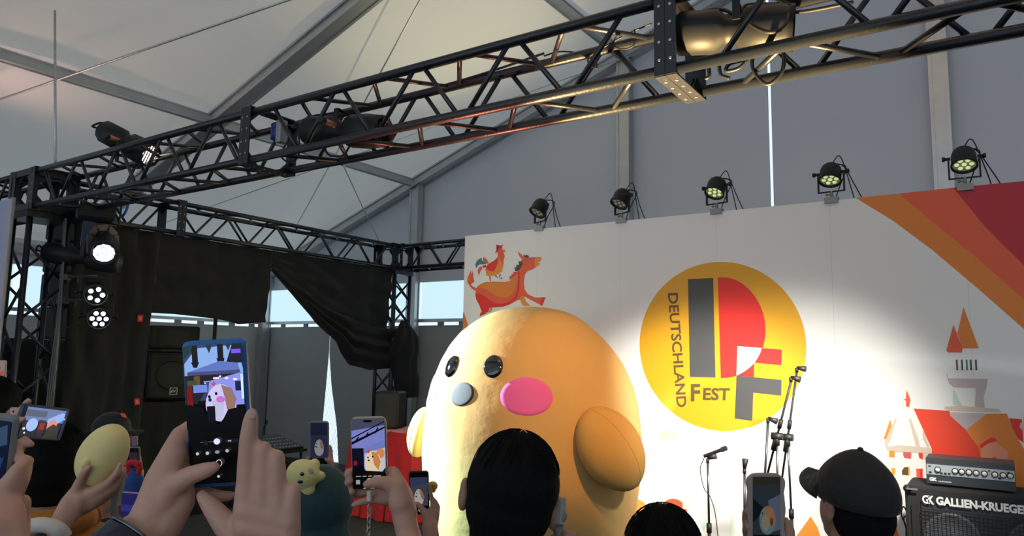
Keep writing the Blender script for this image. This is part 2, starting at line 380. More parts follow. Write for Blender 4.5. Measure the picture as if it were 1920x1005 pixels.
def tower(label, x0, y0, h, cross, s=.30, pitch=.5):
    root = thing('truss_tower', label, 'tower', (x0+s/2, y0+s/2, 0))
    P = lambda i, j, z: V((x0+s*i, y0+s*j, z))
    for i in (0, 1):
        for j in (0, 1): MB().tube([P(i, j, .03), P(i, j, h)], .024, 12).build('upright', M_TRUSS, root)
    for (c0, c1), phs in ((((0, 0), (1, 0)), 0), (((1, 0), (1, 1)), .5), (((1, 1), (0, 1)), 0), (((0, 1), (0, 0)), .5)):
        z = .08+phs*pitch*.0
        while z+pitch/2 < h:
            MB().tube([P(*c0, z+.02), P(*c1, z+pitch/2-.02)], .0125, 8).build('brace', M_TRUSS, root)
            if cross: MB().tube([P(*c1, z+.02), P(*c0, z+pitch/2-.02)], .0125, 8).build('brace', M_TRUSS, root)
            elif z+pitch < h: MB().tube([P(*c1, z+pitch/2+.02), P(*c0, z+pitch-.02)], .0125, 8).build('brace', M_TRUSS, root)
            z += pitch/2 if cross else pitch
    q = MB(); q.box((x0+s/2, y0+s/2, .015), (.40, .40, .03)); q.build('base_plate', M_TRUSS, root)
    q = MB(); q.box((x0+s/2, y0+s/2, h-.02), (s+.07, s+.07, .05)); q.build('top_plate', M_TRUSS, root)
    return root
tower('black lattice lamp tower at far left carrying the lit lamps', -6.90, 2.68, 2.97, False, pitch=.66)
tower('black lattice tower in the back corner with a drape tied to it', -7.02, 7.20, 2.97, True, pitch=.62)

# ================================================================ stage and printed wall
SZ = .26
mb = MB(); mb.box((-2.6, 4.8, SZ/2-.005), (8.0, 3.2, SZ-.01)); mb.box((-2.6, 4.8, SZ-.005), (8.0, 3.2, .01), 1)
tag(mb.build('stage_platform', [M_BLACK, M_STAGE]), 'low dark stage platform under the giant plush, below the frame edge', 'stage')
WY = 6.0
wall = thing('printed_backdrop', 'white festival backdrop wall with yellow round logo, stripes and castle print', 'backdrop', (-1.7, WY, SZ))
mb = MB()
edges = [-4.62, -3.72, -2.83, -1.937, -1.035, -.148, .75, 1.6]
for a, b in zip(edges, edges[1:]): mb.box(((a+b)/2, WY+.012, (3.103+SZ)/2+.001), (b-a-.0008, .024, 3.103-SZ-.004))
mb.build('board_panel', M_WHITE, wall)
mb = MB()
for x in edges: mb.box((min(max(x, -4.59), 1.57), WY+.05, (3.09+SZ)/2), (.06, .05, 3.08-SZ))
mb.box((-1.51, WY+.05, 2.95), (6.1, .05, .06)); mb.box((-1.51, WY+.05, .7), (6.1, .05, .06))
for x in edges[::2]: mb.bar((x+.05, WY+.09, 2.2), (x+.05, WY+.33, SZ+.02), .04, .04)
mb.build('support_frame', mat('raw_timber', (.45, .32, .18), .7, var=.2, vscale=20), wall)
class Print:
    """flat ink shapes lying on the board: outlines taken on the wall plane"""
    def __init__(s): s.mb = MB(); s.ms = []; s.layer = 0
    def m(s, m):
        if m not in s.ms: s.ms.append(m)
        return s.ms.index(m)
    def poly(s, pts, m, layer=1):
        P = [onY(px, py, WY) for px, py in pts]; y = WY-.0008*layer-.00006*len(s.mb.f)
        P = [V((p.x, y, p.z)) for p in P]; s.mb.add(P, [list(range(len(P)))], s.m(m))
    def done(s, name, label=None): return s.mb.build(name, s.ms, wall, label)
def zoomed(ox, oy, k, pts): return [(ox+x/k, oy+y/k) for x, y in pts]
def sm(pts, n=5, closed=True):
    """smooth closed outline through picture points"""
    N = len(pts); o = []
    for i in range(N):
        a, b, c, d = [V((*pts[(i+j) % N], 0)) for j in (-1, 0, 1, 2)]
        for k in range(n):
            t = k/n; q = .5*((2*b)+(c-a)*t+(2*a-5*b+4*c-d)*t*t+(3*b-a-3*c+d)*t**3); o.append((q.x, q.y))
    return o
# --- stripes
p = Print()
p.poly([(1604, 371), (1673, 413), (1747, 468), (1830, 538), (1920, 617), (2040, 728), (2160, 850), (2160, 750), (2040, 640), (1920, 562), (1830, 482), (1747, 415), (1685, 363)], M_ORA)
p.poly([(1685, 363), (1747, 415), (1830, 482), (1920, 562), (2040, 640), (2160, 750), (2160, 680), (2040, 600), (1920, 498), (1847, 425), (1787, 352)], M_CORAL)
p.poly([(1787, 352), (1847, 425), (1920, 498), (2040, 600), (2160, 680), (2160, 314), (2040, 327), (1920, 339.5)], M_CRIM)
p.poly([(868, 585), (877, 612), (868, 615)], M_ORA); p.poly([(869.5, 584), (886, 636), (868, 660)], M_ORA)
p.done('diagonal_stripes')
# --- logo
p = Print(); CX, CZ, RR = -1.940, 1.970, .700
y = WY-.0008; p.mb.add([V((CX+RR*cos(2*pi*i/96), y, CZ+RR*sin(2*pi*i/96))) for i in range(96)], [list(range(96))], p.m(M_YEL)); p.done('logo_disc')
LG = lambda pts: zoomed(1200, 480, 3, pts)
p = Print()
p.poly(LG([(270, 130), (412, 124), (425, 684), (281, 680)]), M_GREYP, 2)
dd = [(438, 120), (500, 124), (560, 147), (620, 192), (668, 260), (697, 335), (706, 420), (697, 490), (675, 550), (640, 605), (592, 645), (545, 672), (500, 684), (455, 687)]
def arc(pts, n=6):
    P = [pts[0]]+list(pts)+[pts[-1]]; o = []
    for i in range(1, len(P)-2):
        a, b, c, d = [V((*P[i+j], 0)) for j in (-1, 0, 1, 2)]
        for k in range(n): t = k/n; q = .5*((2*b)+(c-a)*t+(2*a-5*b+4*c-d)*t*t+(3*b-a-3*c+d)*t**3); o.append((q.x, q.y))
    return o+[pts[-1]]
p.poly(LG(arc([(438, 120), (500, 124), (560, 146), (618, 192), (668, 262), (697, 338), (706, 420), (698, 490), (675, 552), (640, 605), (592, 646), (545, 672), (500, 684), (455, 687)])), M_RED, 2)
p.poly(LG([(549, 507), (798, 527), (796, 614), (643, 600), (641, 682), (544, 672)]), M_RED, 3)
p.poly(LG([(549, 507)]+arc([(686, 518), (672, 555), (640, 605), (592, 646), (543, 672)])), M_PWHT, 4)
p.poly(LG([(544, 672), (797, 697), (795, 785), (638, 768), (632, 927), (534, 913)]), M_GREYP, 4)
p.done('logo_shapes')
p = Print()
def ptext(body, quad, m, bold=.02, layer=3, curve=0):
    """text mapped on a picture quad: quad = bottom-left, bottom-right, top-left"""
    vs, fs = textmesh(body, bold); a, b, c = [V((*q, 0)) for q in quad]; L = []
    for v in vs:
        q = a+(b-a)*v.x+(c-a)*v.y+(c-a)*(curve*4*v.x*(1-v.x)); w = onY(q.x, q.y, WY); L.append(V((w.x, WY-.0008*layer, w.z)))
    p.mb.add(L, fs, p.m(m))
ptext('DEUTSCHLAND', [(1252, 550), (1269, 764), (1271, 549)], M_LETT, .022)
ptext('F', [(1295.5, 752.5), (1313, 752), (1295.5, 720)], M_LETT, .03)
ptext('EST', [(1318, 750.5), (1368, 751), (1319, 727)], M_LETT, .03)
p.done('logo_lettering')
# --- donkey and rooster
DK = lambda pts: zoomed(860, 450, 6.7, pts)
p = Print()
p.poly(DK([(225, 600), (260, 560), (330, 530), (450, 522), (590, 527), (645, 512), (700, 450), (745, 400), (760, 300), (800, 250), (760, 200), (742, 143), (790, 180), (820, 215), (880, 220), (1000, 213), (960, 300), (985, 330), (930, 370), (870, 390), (835, 430), (820, 520), (830, 620), (870, 680), (960, 722), (1050, 720), (1093, 718), (1050, 830), (960, 780), (830, 712), (790, 740), (740, 758), (640, 810), (560, 838), (430, 846), (390, 850), (372, 900), (330, 930), (264, 958), (270, 925), (290, 900), (262, 820), (222, 750), (208, 680)]), M_CORAL, 1)
p.poly(DK([(1000, 213), (1035, 215), (1043, 235), (1035, 260), (985, 290), (1022, 285), (1015, 315), (985, 330), (960, 330), (955, 225)]), M_ORA2, 2)
p.poly(DK([(245, 595), (260, 560), (330, 530), (450, 522), (590, 527), (645, 512), (700, 450), (742, 405), (740, 500), (715, 600), (670, 680), (610, 725), (540, 728), (460, 695), (370, 635), (300, 600)]), M_ORA, 2)
p.poly(DK([(210, 675), (250, 672), (310, 695), (390, 755), (470, 800), (560, 800), (640, 775), (700, 720), (740, 620), (750, 500), (748, 400), (765, 390), (770, 520), (760, 640), (730, 730), (660, 800), (560, 838), (430, 846), (390, 850), (372, 900), (330, 930), (264, 958), (270, 925), (290, 900), (262, 820), (222, 750)]), M_RED, 3)
p.poly(DK([(372, 905), (400, 845), (422, 845), (420, 890), (395, 908)]), M_ORA2, 2)
p.poly(DK([(785, 705), (825, 705), (845, 770), (905, 828), (820, 828), (790, 800), (770, 740)]), M_ORA2, 2)
p.poly(DK([(1045, 720), (1093, 718), (1050, 830), (1025, 815)]), M_RED, 2)
p.poly(DK([(225, 605), (180, 585), (155, 560), (200, 520), (185, 470), (182, 380), (165, 430), (150, 380), (130, 440), (112, 470), (108, 530), (140, 575), (165, 610), (215, 640)]), M_CORAL, 1)
p.poly(DK([(642, 500), (640, 450), (660, 460), (670, 425), (690, 435), (690, 395), (715, 405), (760, 385), (700, 450)]), M_RED, 4)
p.poly(DK([(712, 390), (703, 335), (722, 350), (732, 310), (757, 318), (757, 260), (778, 275), (792, 250), (803, 290), (790, 330), (760, 375), (735, 392)]), M_GREYP, 5)
p.poly(DK([(820, 210), (815, 180), (838, 195), (860, 185), (885, 205), (880, 222), (845, 222)]), M_GREYP, 5)
p.done('donkey_print')
p = Print()
p.poly(DK([(350, 450), (335, 370), (355, 330), (370, 300), (440, 265), (490, 215), (490, 150), (475, 60), (520, 75), (548, 95), (560, 150), (580, 200), (568, 240), (560, 340), (545, 395), (500, 430), (430, 450)]), M_CORAL, 1)
p.poly(DK([(350, 450), (335, 372), (400, 385), (440, 375), (480, 320), (500, 215), (545, 290), (560, 340), (545, 395), (500, 430), (430, 450)]), M_ORA2, 2)
p.poly(DK([(345, 345), (370, 300), (440, 265), (498, 212), (500, 270), (480, 330), (450, 385), (415, 397), (370, 380)]), M_RED, 3)
p.poly(DK([(457, 172), (475, 130), (475, 57), (530, 72), (568, 55), (545, 90), (510, 110), (490, 150)]), M_CRIM, 4)
p.poly(DK([(555, 128), (588, 118), (575, 135), (600, 130), (580, 155), (555, 150)]), M_ORA, 4)
p.poly(DK([(217, 355), (210, 300), (235, 255), (290, 220), (293, 262), (330, 265), (375, 290), (330, 305), (270, 305), (245, 320)]), M_TEAL, 2)
p.poly(DK([(308, 258), (310, 213), (350, 235), (382, 285), (345, 290)]), M_CORAL, 3)
p.poly(DK([(257, 450), (238, 400), (250, 350), (285, 330), (300, 355), (270, 400)]), M_CORAL, 1)
p.poly(DK([(297, 320), (350, 315), (345, 345), (305, 348)]), M_RED, 1)
p.poly(DK([(378, 455), (402, 455), (410, 520), (398, 520)]), M_CORAL, 1)
p.poly(DK([(445, 445), (475, 447), (497, 485)]), M_GREYP, 1); p.poly(DK([(517, 432), (535, 432), (510, 475), (505, 470)]), M_GREYP, 1); p.poly(DK([(505, 482), (550, 470), (550, 490)]), M_RED, 1)
p.done('rooster_print')
# --- castle
CS = lambda pts: zoomed(1640, 560, 3.35, pts)
C2 = lambda pts: zoomed(1640, 820, 5.432, pts)
C3 = lambda pts: zoomed(1280, 670, 3, pts)
p = Print()
p.poly(CS([(558, 52), (655, 312), (552, 312), (520, 215)]), M_ORA, 1); p.poly(CS([(495, 163), (552, 310), (548, 338), (460, 338), (450, 325)]), M_CORAL, 2)
for x in (513, 545, 575, 600, 633): p.poly(CS([(x-4, 383), (x+8, 383), (x+12, 450), (x, 450)]), M_TEAL if x == 575 else M_LETT, 1)
p.poly(CS([(457, 500), (710, 504), (700, 560), (636, 560), (495, 556), (468, 530)]), M_LILAC, 2); p.poly(CS([(636, 560), (700, 560), (682, 620), (692, 684), (630, 686)]), M_LILAC, 2); p.poly(CS([(450, 468), (455, 468), (462, 502), (457, 502)]), M_LILAC, 2)
p.poly(CS([(492, 560), (512, 600), (530, 640), (552, 672), (492, 668)]), M_PALE, 1)
p.poly(CS([(200, 572), (226, 636), (216, 682), (198, 678), (195, 640), (180, 630), (196, 630)]), M_CORAL, 1)
p.poly(CS([(245, 690), (470, 704), (474, 735), (575, 825), (610, 880), (660, 935), (672, 1010), (672, 1160), (355, 1160), (357, 940)]), mat('print_bright_red', (.86, .055, .018), .5), 1)
p.poly(CS([(440, 678), (540, 672), (620, 680), (690, 686), (780, 692), (796, 715), (470, 704), (438, 692)]), M_BEIGE, 2)
p.poly(CS([(474, 712), (708, 722), (575, 825), (474, 735)]), M_LILAC, 2)
p.poly(CS([(708, 722), (830, 722), (860, 800), (905, 890), (950, 960), (1060, 1000), (1060, 1290), (955, 1280), (672, 1160), (668, 1010), (655, 935), (610, 880), (577, 825)]), M_ORA, 1)
p.poly(CS([(843, 750), (925, 758), (935, 905), (900, 880), (865, 810)]), M_RED, 1)
p.poly(CS([(938, 725), (1060, 740), (1060, 1000), (945, 960), (935, 800)]), M_CORAL, 1)
p.poly(CS([(915, 780), (940, 778), (942, 825), (925, 825), (910, 805)]), M_BEIGE, 3)
p.poly(sm(CS([(660, 920), (700, 890), (735, 872), (765, 885), (750, 900), (710, 910), (672, 938)]), 4), M_RED, 3)
p.poly(CS([(672, 938), (710, 912), (750, 895), (790, 925), (835, 960), (838, 1180), (672, 1160)]), M_SALM, 2)
p.poly(C2([(1190, 200), (1245, 195), (1225, 235), (1245, 275), (1195, 275), (1210, 235)]), M_CORAL, 4)
p.poly(CS([(98, 755), (107, 800), (80, 885), (56, 880)]), M_ORA2, 1)
for q in ([(128, 752), (140, 755), (95, 900), (78, 915), (62, 905)], [(215, 752), (228, 755), (275, 880), (285, 935), (262, 930)], [(300, 830), (312, 840), (345, 930), (335, 935), (305, 880)],
          [(62, 890), (78, 890), (85, 930), (140, 920), (230, 925), (360, 938), (358, 972), (140, 960), (75, 950)]): p.poly(CS(q), M_BEIGE, 2)
for q, m in (([(140, 135), (205, 142), (205, 205), (150, 200)], M_ORA2), ([(290, 148), (375, 155), (372, 218), (305, 210), (290, 180)], mat('print_rose', (.62, .12, .12), .5)), ([(446, 160), (490, 160), (490, 225), (455, 210)], M_RED), ([(490, 162), (580, 160), (578, 232), (490, 222)], M_BEIGE),
             ([(172, 312), (205, 312), (212, 350), (205, 380), (172, 372)], M_YEL), ([(280, 380), (278, 340), (300, 305), (340, 300), (340, 386)], M_LETT), ([(340, 302), (356, 302), (356, 388), (340, 386)], M_ORA2), ([(424, 318), (460, 318), (460, 420), (428, 412)], M_CORAL), ([(460, 318), (490, 318), (490, 422), (460, 420)], M_RED),
             ([(160, 460), (210, 460), (212, 500), (165, 505)], M_YEL), ([(170, 545), (215, 545), (215, 600), (175, 590)], M_YEL)): p.poly(C2(q), m, 1)
p.poly(C2([(125, 110), (148, 110), (150, 400), (165, 760), (210, 880), (190, 880), (150, 780), (135, 400)]), M_CAST, 1)
p.poly(C2([(95, 960), (170, 770), (210, 885), (250, 1010), (280, 1200), (60, 1200)]), M_ORA, 1)
p.done('castle_print')
p = Print()
C4 = lambda pts: zoomed(640, 670, 3, pts)
def circ(cx, cy, rx, ry, n=40): return [(cx+rx*cos(2*pi*i/n), cy+ry*sin(2*pi*i/n)) for i in range(n)]
p.poly(circ(1186, 968, 33, 34), M_ORA, 1); p.poly(circ(1262, 965, 27, 30), M_CORAL, 1)
p.poly(C3([(640, 1005), (720, 895), (760, 960), (790, 1060), (640, 1060)]), M_ORA2, 1)
fg = mat('print_faint_green', (.70, .80, .70), .5); fg2 = mat('print_faint_grey_green', (.60, .70, .66), .5)
p.poly(C3([(0, 760), (60, 790), (50, 860), (0, 850)]), fg, 1)
p.poly(C3([(85, 930), (120, 850), (110, 800), (150, 830), (200, 800), (190, 870), (160, 880), (120, 980)]), fg2, 1)
p.poly(C3([(270, 900), (300, 850), (290, 960), (330, 1005), (260, 1005)]), fg, 1)
p.poly(C4([(1780, 400), (1900, 425), (1900, 445), (1780, 470)]), mat('print_faint_yellow', (.84, .80, .55), .5), 1)
p.done('meadow_print')
# ================================================================ giant plush
M_PLUSH = mat('cream_velvet_plush', (.63, .40, .155), .85, spec=.15, sheen=.0, bump=.55, bscale=9, var=.035, vscale=10)
M_PLUSH2 = mat('tan_velvet_plush', (.58, .335, .10), .85, spec=.15, sheen=.0, bump=.2, bscale=14, var=.04, vscale=10)
M_EYE = mat('glossy_black_dome', (.006, .006, .008), .04, spec=.8, coat=1)
M_NOSE = mat('grey_felt', (.035, .042, .048), .7, bump=.2, bscale=300)
M_CHEEK = mat('pink_felt', (.78, .13, .46), .75, bump=.15, bscale=300, sheen=.2)
M_MINT = mat('mint_plush', (.28, .62, .55), .8, sheen=.4, bump=.15, bscale=30)
MC = onY(997, 830, 4.70); AX = V((MC.x, MC.y, 0)); PXM = 1357/((MC-EYE).dot(FWD))
prof = [(575.5, 996, 996), (577, 965, 1020), (582, 936, 1052), (590, 912, 1074), (603, 886, 1096), (625, 857, 1123), (650, 836, 1148), (680, 819, 1170), (720, 805, 1188), (760, 796, 1198), (800, 791, 1203), (850, 789, 1204), (900, 792, 1200), (950, 799, 1192), (1005, 812, 1180), (1040, 830, 1163), (1065, 860, 1135), (1074, 900, 1094)]
side = V((FWD.y, -FWD.x, 0)).normalized()          # across, as the plush is seen
PR = [(onY(997, y, 4.70).z, (l+r)/2-997, (r-l)/2/PXM*.985) for y, l, r in prof]
def body_at(z):
    z = max(min(z, PR[0][0]), PR[-1][0])
    for (z0, c0, r0), (z1, c1, r1) in zip(PR, PR[1:]):
        if z1 <= z <= z0:
            t = (z0-z)/(z0-z1) if z0 > z1 else 0
            t2 = t; return AX+side*((c0+(c1-c0)*t2)/PXM), r0+(r1-r0)*t2
    return AX, PR[-1][2]
def body_pt(az, z, off=0):
    c, r = body_at(z); dz = .02; _, ra = body_at(z+dz); _, rb = body_at(z-dz)
    d = V((sin(az), -cos(az), 0)); n = (d+V((0, 0, (rb-ra)/(2*dz)))).normalized()
    return V((c.x, c.y, z))+d*r+n*off, n
def hit_body(px, py):
    d = ray(px, py); t = 3.5
    while t < 7:
        p = EYE+d*t; c, r = body_at(p.z)
        if PR[-1][0] < p.z < PR[0][0] and (V((p.x, p.y, 0))-V((c.x, c.y, 0))).length < r: break
        t += .004
    v = p-c; return math.atan2(v.x, -v.y), p.z
plush = thing('giant_plush', 'giant round cream and orange plush costume with pink cheeks on stage', 'plush costume', (AX.x, AX.y, SZ))
mb = MB(); NS = 96; vs = []; fs = []
zs = []
for (z0, _, _), (z1, _, _) in zip(PR, PR[1:]):
    k = 3 if z0-z1 > .05 else 2
    zs += [z0+(z1-z0)*i/k for i in range(k)]
zs.append(PR[-1][0])
for z in zs:
    c, r = body_at(z)
    for k in range(NS):
        a = 2*pi*k/NS; q = V((sin(a)*2, -cos(a)*2, z*2.2))
        w = 1+.006*noise.noise(q*1.6)+.003*noise.noise(q*5); vs.append(V((c.x, c.y, z))+V((sin(a), -cos(a), 0))*r*w)
n = len(zs)
for i in range(n-1):
    for k in range(NS): fs.append((i*NS+k, (i+1)*NS+k, (i+1)*NS+(k+1) % NS, i*NS+(k+1) % NS))
fs.append([k for k in range(NS)]); fs.append([(n-1)*NS+k for k in range(NS)][::-1])
mb.add(vs, fs, 0, True); bo = mb.build('body', M_PLUSH, plush)
md = bo.modifiers.new('round', 'SUBSURF'); md.levels = 1; md.render_levels = 1
def patch(name, m, az, z, ra, rz, bulge, tilt=0, lab=None, sq=2.0, parent=plush):
    q = MB(); rings, seg = 8, 48; vs = []; fs = []
    _, rr = body_at(z)
    for i in range(rings+1):
        f = i/rings
        for k in range(seg):
            a = 2*pi*k/seg; x = ra*f*cos(a)*(abs(cos(a))**(2/sq-1) if sq != 2 else 1); y = rz*f*sin(a)
            x, y = x*cos(tilt)-y*sin(tilt), x*sin(tilt)+y*cos(tilt)
            pt, _ = body_pt(az+x/rr, z+y, .004+bulge*sqrt(max(0, 1-f*f))-(.016 if i == rings else 0)); vs.append(pt)
    for i in range(rings):
        for k in range(seg): fs.append((i*seg+k, (i+1)*seg+k, (i+1)*seg+(k+1) % seg, i*seg+(k+1) % seg))
    q.add(vs, fs, 0, True); return q.build(name, m, parent, lab)
azN, zN = hit_body(866, 739); azE, zE = hit_body(925, 687); azC, zC = hit_body(987, 743); azL, zL = hit_body(847, 687)
face = (azE+azL)/2 if abs((azE+azL)/2-azN) < .3 else azN
patch('eye', M_EYE, azE, zE, .074, .080, .022, .1, 'glossy black eye'); patch('eye', M_EYE, azL, zL, .068, .080, .022, -.1, 'glossy black eye')
patch('nose', M_NOSE, azN, zN, .112, .086, .003, .15, 'dark grey felt nose')
patch('cheek', M_CHEEK, azC, zC, .188, .134, .003, 0, 'pink felt cheek'); patch('cheek', M_CHEEK, 2*face-azC-.02, zC, .188, .134, .003, 0, 'pink felt cheek')
def arm(px, py, mirror=False):
    az, z = hit_body(px, py)
    if mirror: az = 2*face-az+.10; z -= .02
    p, nrm = body_pt(az, z, .02 if mirror else .03); K = .74 if mirror else 1; t = V((cos(az), sin(az), 0)); s = -1 if mirror else 1
    long_ = (V((0, 0, -1))*.82+t*s*.50).normalized(); nn = (nrm+V((0, 0, -.25))).normalized(); nn = (nn-long_*nn.dot(long_)).normalized(); sh = long_.cross(nn)
    M = Mx(((sh.x, nn.x, long_.x, p.x), (sh.y, nn.y, long_.y, p.y), (sh.z, nn.z, long_.z, p.z), (0, 0, 0, 1)))
    def fn(q, d):
        k = q.z/.285/K; return V((q.x*(1-.16*k*k*(1 if k > 0 else .3)), (q.y+.055*(k+1)) if True else q.y, q.z))
    q = MB(); q.ell((0, 0, 0), (.218*K, .145*K, .285*K), M, 40, 28, 0, fn)
    a = q.build('arm', M_PLUSH if mirror else M_PLUSH2, plush); q = MB()
    for ph in (.62, .18):
        pts = []
        for i in range(2, 27):
            th = pi*i/28; aa = pi*(.5+ph*.5)-(ph)*(th-pi)*.0; d = V((sin(th)*cos(aa), sin(th)*sin(aa), cos(th)))
            pts.append(M @ (fn(V((d.x*.218*K, d.y*.145*K, d.z*.285*K)), d)+V((d.x, d.y, d.z))*.001))
        q.tube(pts, .0022, 6)
    q.build('seam', M_ORA_STITCH, a); return a
M_ORA_STITCH = mat('tan_stitching', (.62, .38, .13), .8)
arm(1130, 838); arm(1130, 838, True)
q = MB()
for s in (-1, 1):
    c, r = body_at(.5); d = V((sin(face), -cos(face), 0)); t = V((cos(face), sin(face), 0)); q.ell(V((c.x, c.y, SZ+.075))+d*.45+t*s*.27, (.20, .20, .075), None, 24, 12)
q.build('feet', M_PLUSH2, plush)
patch('side_patch', M_MINT, face-pi/2+.05, 1.02, .24, .30, .004, .2, 'mint green side patch')
# vertical sewing seams
q = MB()
for az in (face+pi*.72, face-pi*.72): q.tube([body_pt(az, z, .001)[0] for z in [PR[0][0]-.03-(PR[0][0]-.35)*i/40 for i in range(41)]], .0018, 5)
q.build('body_seam', M_PLUSH2, plush)

# ================================================================ drapes
def lin(P, u):
    """point at fraction u along a polyline"""
    L = [0]
    for a, b in zip(P, P[1:]): L.append(L[-1]+(b-a).length)
    t = u*L[-1]
    for i in range(len(P)-1):
        if t <= L[i+1] or i == len(P)-2: return P[i]+(P[i+1]-P[i])*min(1, (t-L[i])/max(1e-9, L[i+1]-L[i]))
def cloth(mb, A, B, nu, nv, nrm, amp, fr, nz=.02, ph=0, vert=True, sd=0):
    nrm = V(nrm)
    def fn(u, v):
        p = lin(A, u); p = p+(lin(B, u)-p)*v; w = (u if vert else v)*fr
        return p+nrm*(amp*sin(w*6.283+ph+1.5*noise.noise(V((w*.7, v, sd))))*(.35+.65*(v if vert else 1))+nz*noise.noise(V((u*6, v*5, 3+sd))))
    mb.grid(fn, nu, nv)
XD = -6.76
pX = lambda pts, x=XD: [onX(a, b, x) for a, b in pts]
def Lx(y, z, x=XD): return V((x, y, z))
def solid(o, t=.006): m = o.modifiers.new('thick', 'SOLIDIFY'); m.thickness = t; return o
mb = MB()
cloth(mb, [Lx(3.10, 2.985), Lx(3.90, 2.985)], [Lx(3.14, .05), Lx(3.80, .05)], 60, 60, (1, 0, 0), .018, 3.5, .06)
cloth(mb, [Lx(3.83, 2.985), Lx(5.22, 2.985)], pX([(273, 586), (330, 589), (400, 597), (450, 608), (497, 604)]), 90, 50, (1, 0, 0), .010, 3.2, .05, sd=4)
tag(solid(mb.build('stage_drape', M_CURT)), 'long black drape on the left truss behind the lit lamps, its right part short', 'drape')
mb = MB()
cloth(mb, [Lx(5.17, 2.985), Lx(7.18, 2.985)], pX([(508, 508), (560, 548), (610, 585), (660, 610), (700, 622), (725, 627)]), 90, 50, (1, 0, 0), .010, 4.5, .04, sd=9)
up = pX([(511, 503), (540, 528), (600, 570), (660, 600), (700, 612), (750, 622)], XD+.04); lo = pX([(512, 508), (560, 565), (590, 603), (630, 640), (655, 684), (690, 694), (742, 690)], XD+.04)
cloth(mb, up, lo, 80, 60, (1, .1, 0), .03, 3.0, .05, vert=False, sd=12)
tag(solid(mb.build('stage_drape', M_CURT)), 'black drape pulled aside and knotted on the back lattice tower', 'drape')
mb = MB()
def knot(u, v):
    a = u*2*pi; k = 1+.13*sin(a*7+v*6)+.10*noise.noise(V((cos(a)*2, sin(a)*2, v*6)))
    zz = 2.30-1.02*v; w = (.05+.20*sin(min(1, v*2.4)*pi*.5)*(1-.35*v)); c = V((-6.62+.02*sin(v*9), 7.30+.10*v, zz)); return c+V((cos(a)*w*.55, sin(a)*w, 0))*k
mb.grid(knot, 48, 40)
tag(mb.build('tied_cloth', M_CURT), 'bunched black cloth hanging from the knot on the back tower', 'drape')
mb = MB(); cloth(mb, [V((-8.16, 2.9, 1.95)), V((-8.16, 5.3, 1.9))], [V((-8.16, 2.9, .05)), V((-8.16, 5.3, .05))], 60, 30, (1, 0, 0), .03, 7, .03)
tag(solid(mb.build('masking_cloth', M_CURT)), 'low black masking cloth behind the lamp tower', 'drape')
# ================================================================ sound gear on the left
def cab(name, label, c, d, rotz, group=None, kind='full', logo=None):
    root = thing(name, label, 'loudspeaker', (c[0], c[1], c[2]), group); M = Mx.Translation(V(c)) @ Mx.Rotation(rotz, 4, 'Z')  # front is local -y
    w, dp, h = d; MM = M @ Mx.Translation((0, 0, h/2)) @ Mx.Rotation(pi/2, 4, 'X')
    q = MB(); q.box((0, 0, 0), (w, h, dp), 0, MM, .025); q.build('cabinet', M_PLAST, root)
    q = MB(); q.box((0, 0, dp/2+.004), (w*.88, h*.88, .012), 0, MM, .02); g = q.build('grille', mat('speaker_grille_%s' % kind, (.032, .029, .026), .6, bump=.6, bscale=400), root)
    if kind == 'horn':
        q = MB()
        for k, s in enumerate((1, .72, .48)): q.box((0, 0, dp/2+.013-.0), (w*.62*s, h*.66*s, .004+.003*k), 0, MM)
        q.build('horn_mouth', M_BLACK, root)
    if kind == 'woofer':
        q = MB(); q.lathe([(w*.30, 0), (w*.33, .004), (w*.31, .007), (w*.18, .003), (.0, .003)], MM @ Mx.Translation((0, 0, dp/2+.009)), 40); q.build('cone_ring', M_BLACK, root)
    if logo:
        q = MB(); M2 = MM @ Mx.Translation((.03, -h*.33, dp/2+.020)); s = .034
        for a in (0, 90, 180, 270): q.box((0, s, 0), (2*s+.006, .006, .003), 0, M2 @ Mx.Rotation(R(a), 4, 'Z'))
        vs, fs = textmesh('EV', .03); q.add([M2 @ V(((v.x-.5)*.048+(v.y-.5)*.008, (v.y-.5)*.03, .002)) for v in vs], fs); q.build('maker_badge', mat('white_paint', (.8, .8, .8), .5), root)
    return root
RZ = R(62)
cab('loudspeaker', 'black square monitor speaker with white maker badge, under the horn box', (-7.50, 4.56, 1.335), (.46, .40, .50), RZ, kind='woofer', logo=True)
cab('horn_loudspeaker', 'black horn speaker box standing on the badge speaker at left', (-7.50, 4.56, 1.86), (.50, .42, .25), RZ, kind='horn')
mb = MB(); mb.box((-7.50, 4.56, 1.847), (.58, .58, .02), 0); tag(mb.build('speaker_shelf', M_BLACK), 'thin black shelf plate between the two left speaker boxes', 'shelf')
mb = MB(); mb.box((-7.62, 4.55, .655), (.90, 1.25, 1.31), 0, None, .04)
cl = MB(); cloth(cl, [V((-7.12, 3.8, 1.325)), V((-7.12, 5.15, 1.325))], [V((-7.10, 3.78, .02)), V((-7.10, 5.17, .02))], 60, 30, (1, 0, 0), .02, 7, .03)
t = thing('draped_riser', 'black cloth covered riser carrying the left speaker boxes', 'riser', (-7.6, 4.5, 0)); mb.build('riser_box', M_BLACK, t); solid(cl.build('riser_cloth', M_CURT, t))
mb = MB(); mb.tube([V((-6.93, 4.68, 0)), V((-6.93, 4.68, 2.35))], .020, 10); mb.box((-6.93, 4.68, .01), (.3, .3, .02))
tag(mb.build('support_pole', M_BLACK), 'black upright pole below the short drape beside the speakers', 'pole')
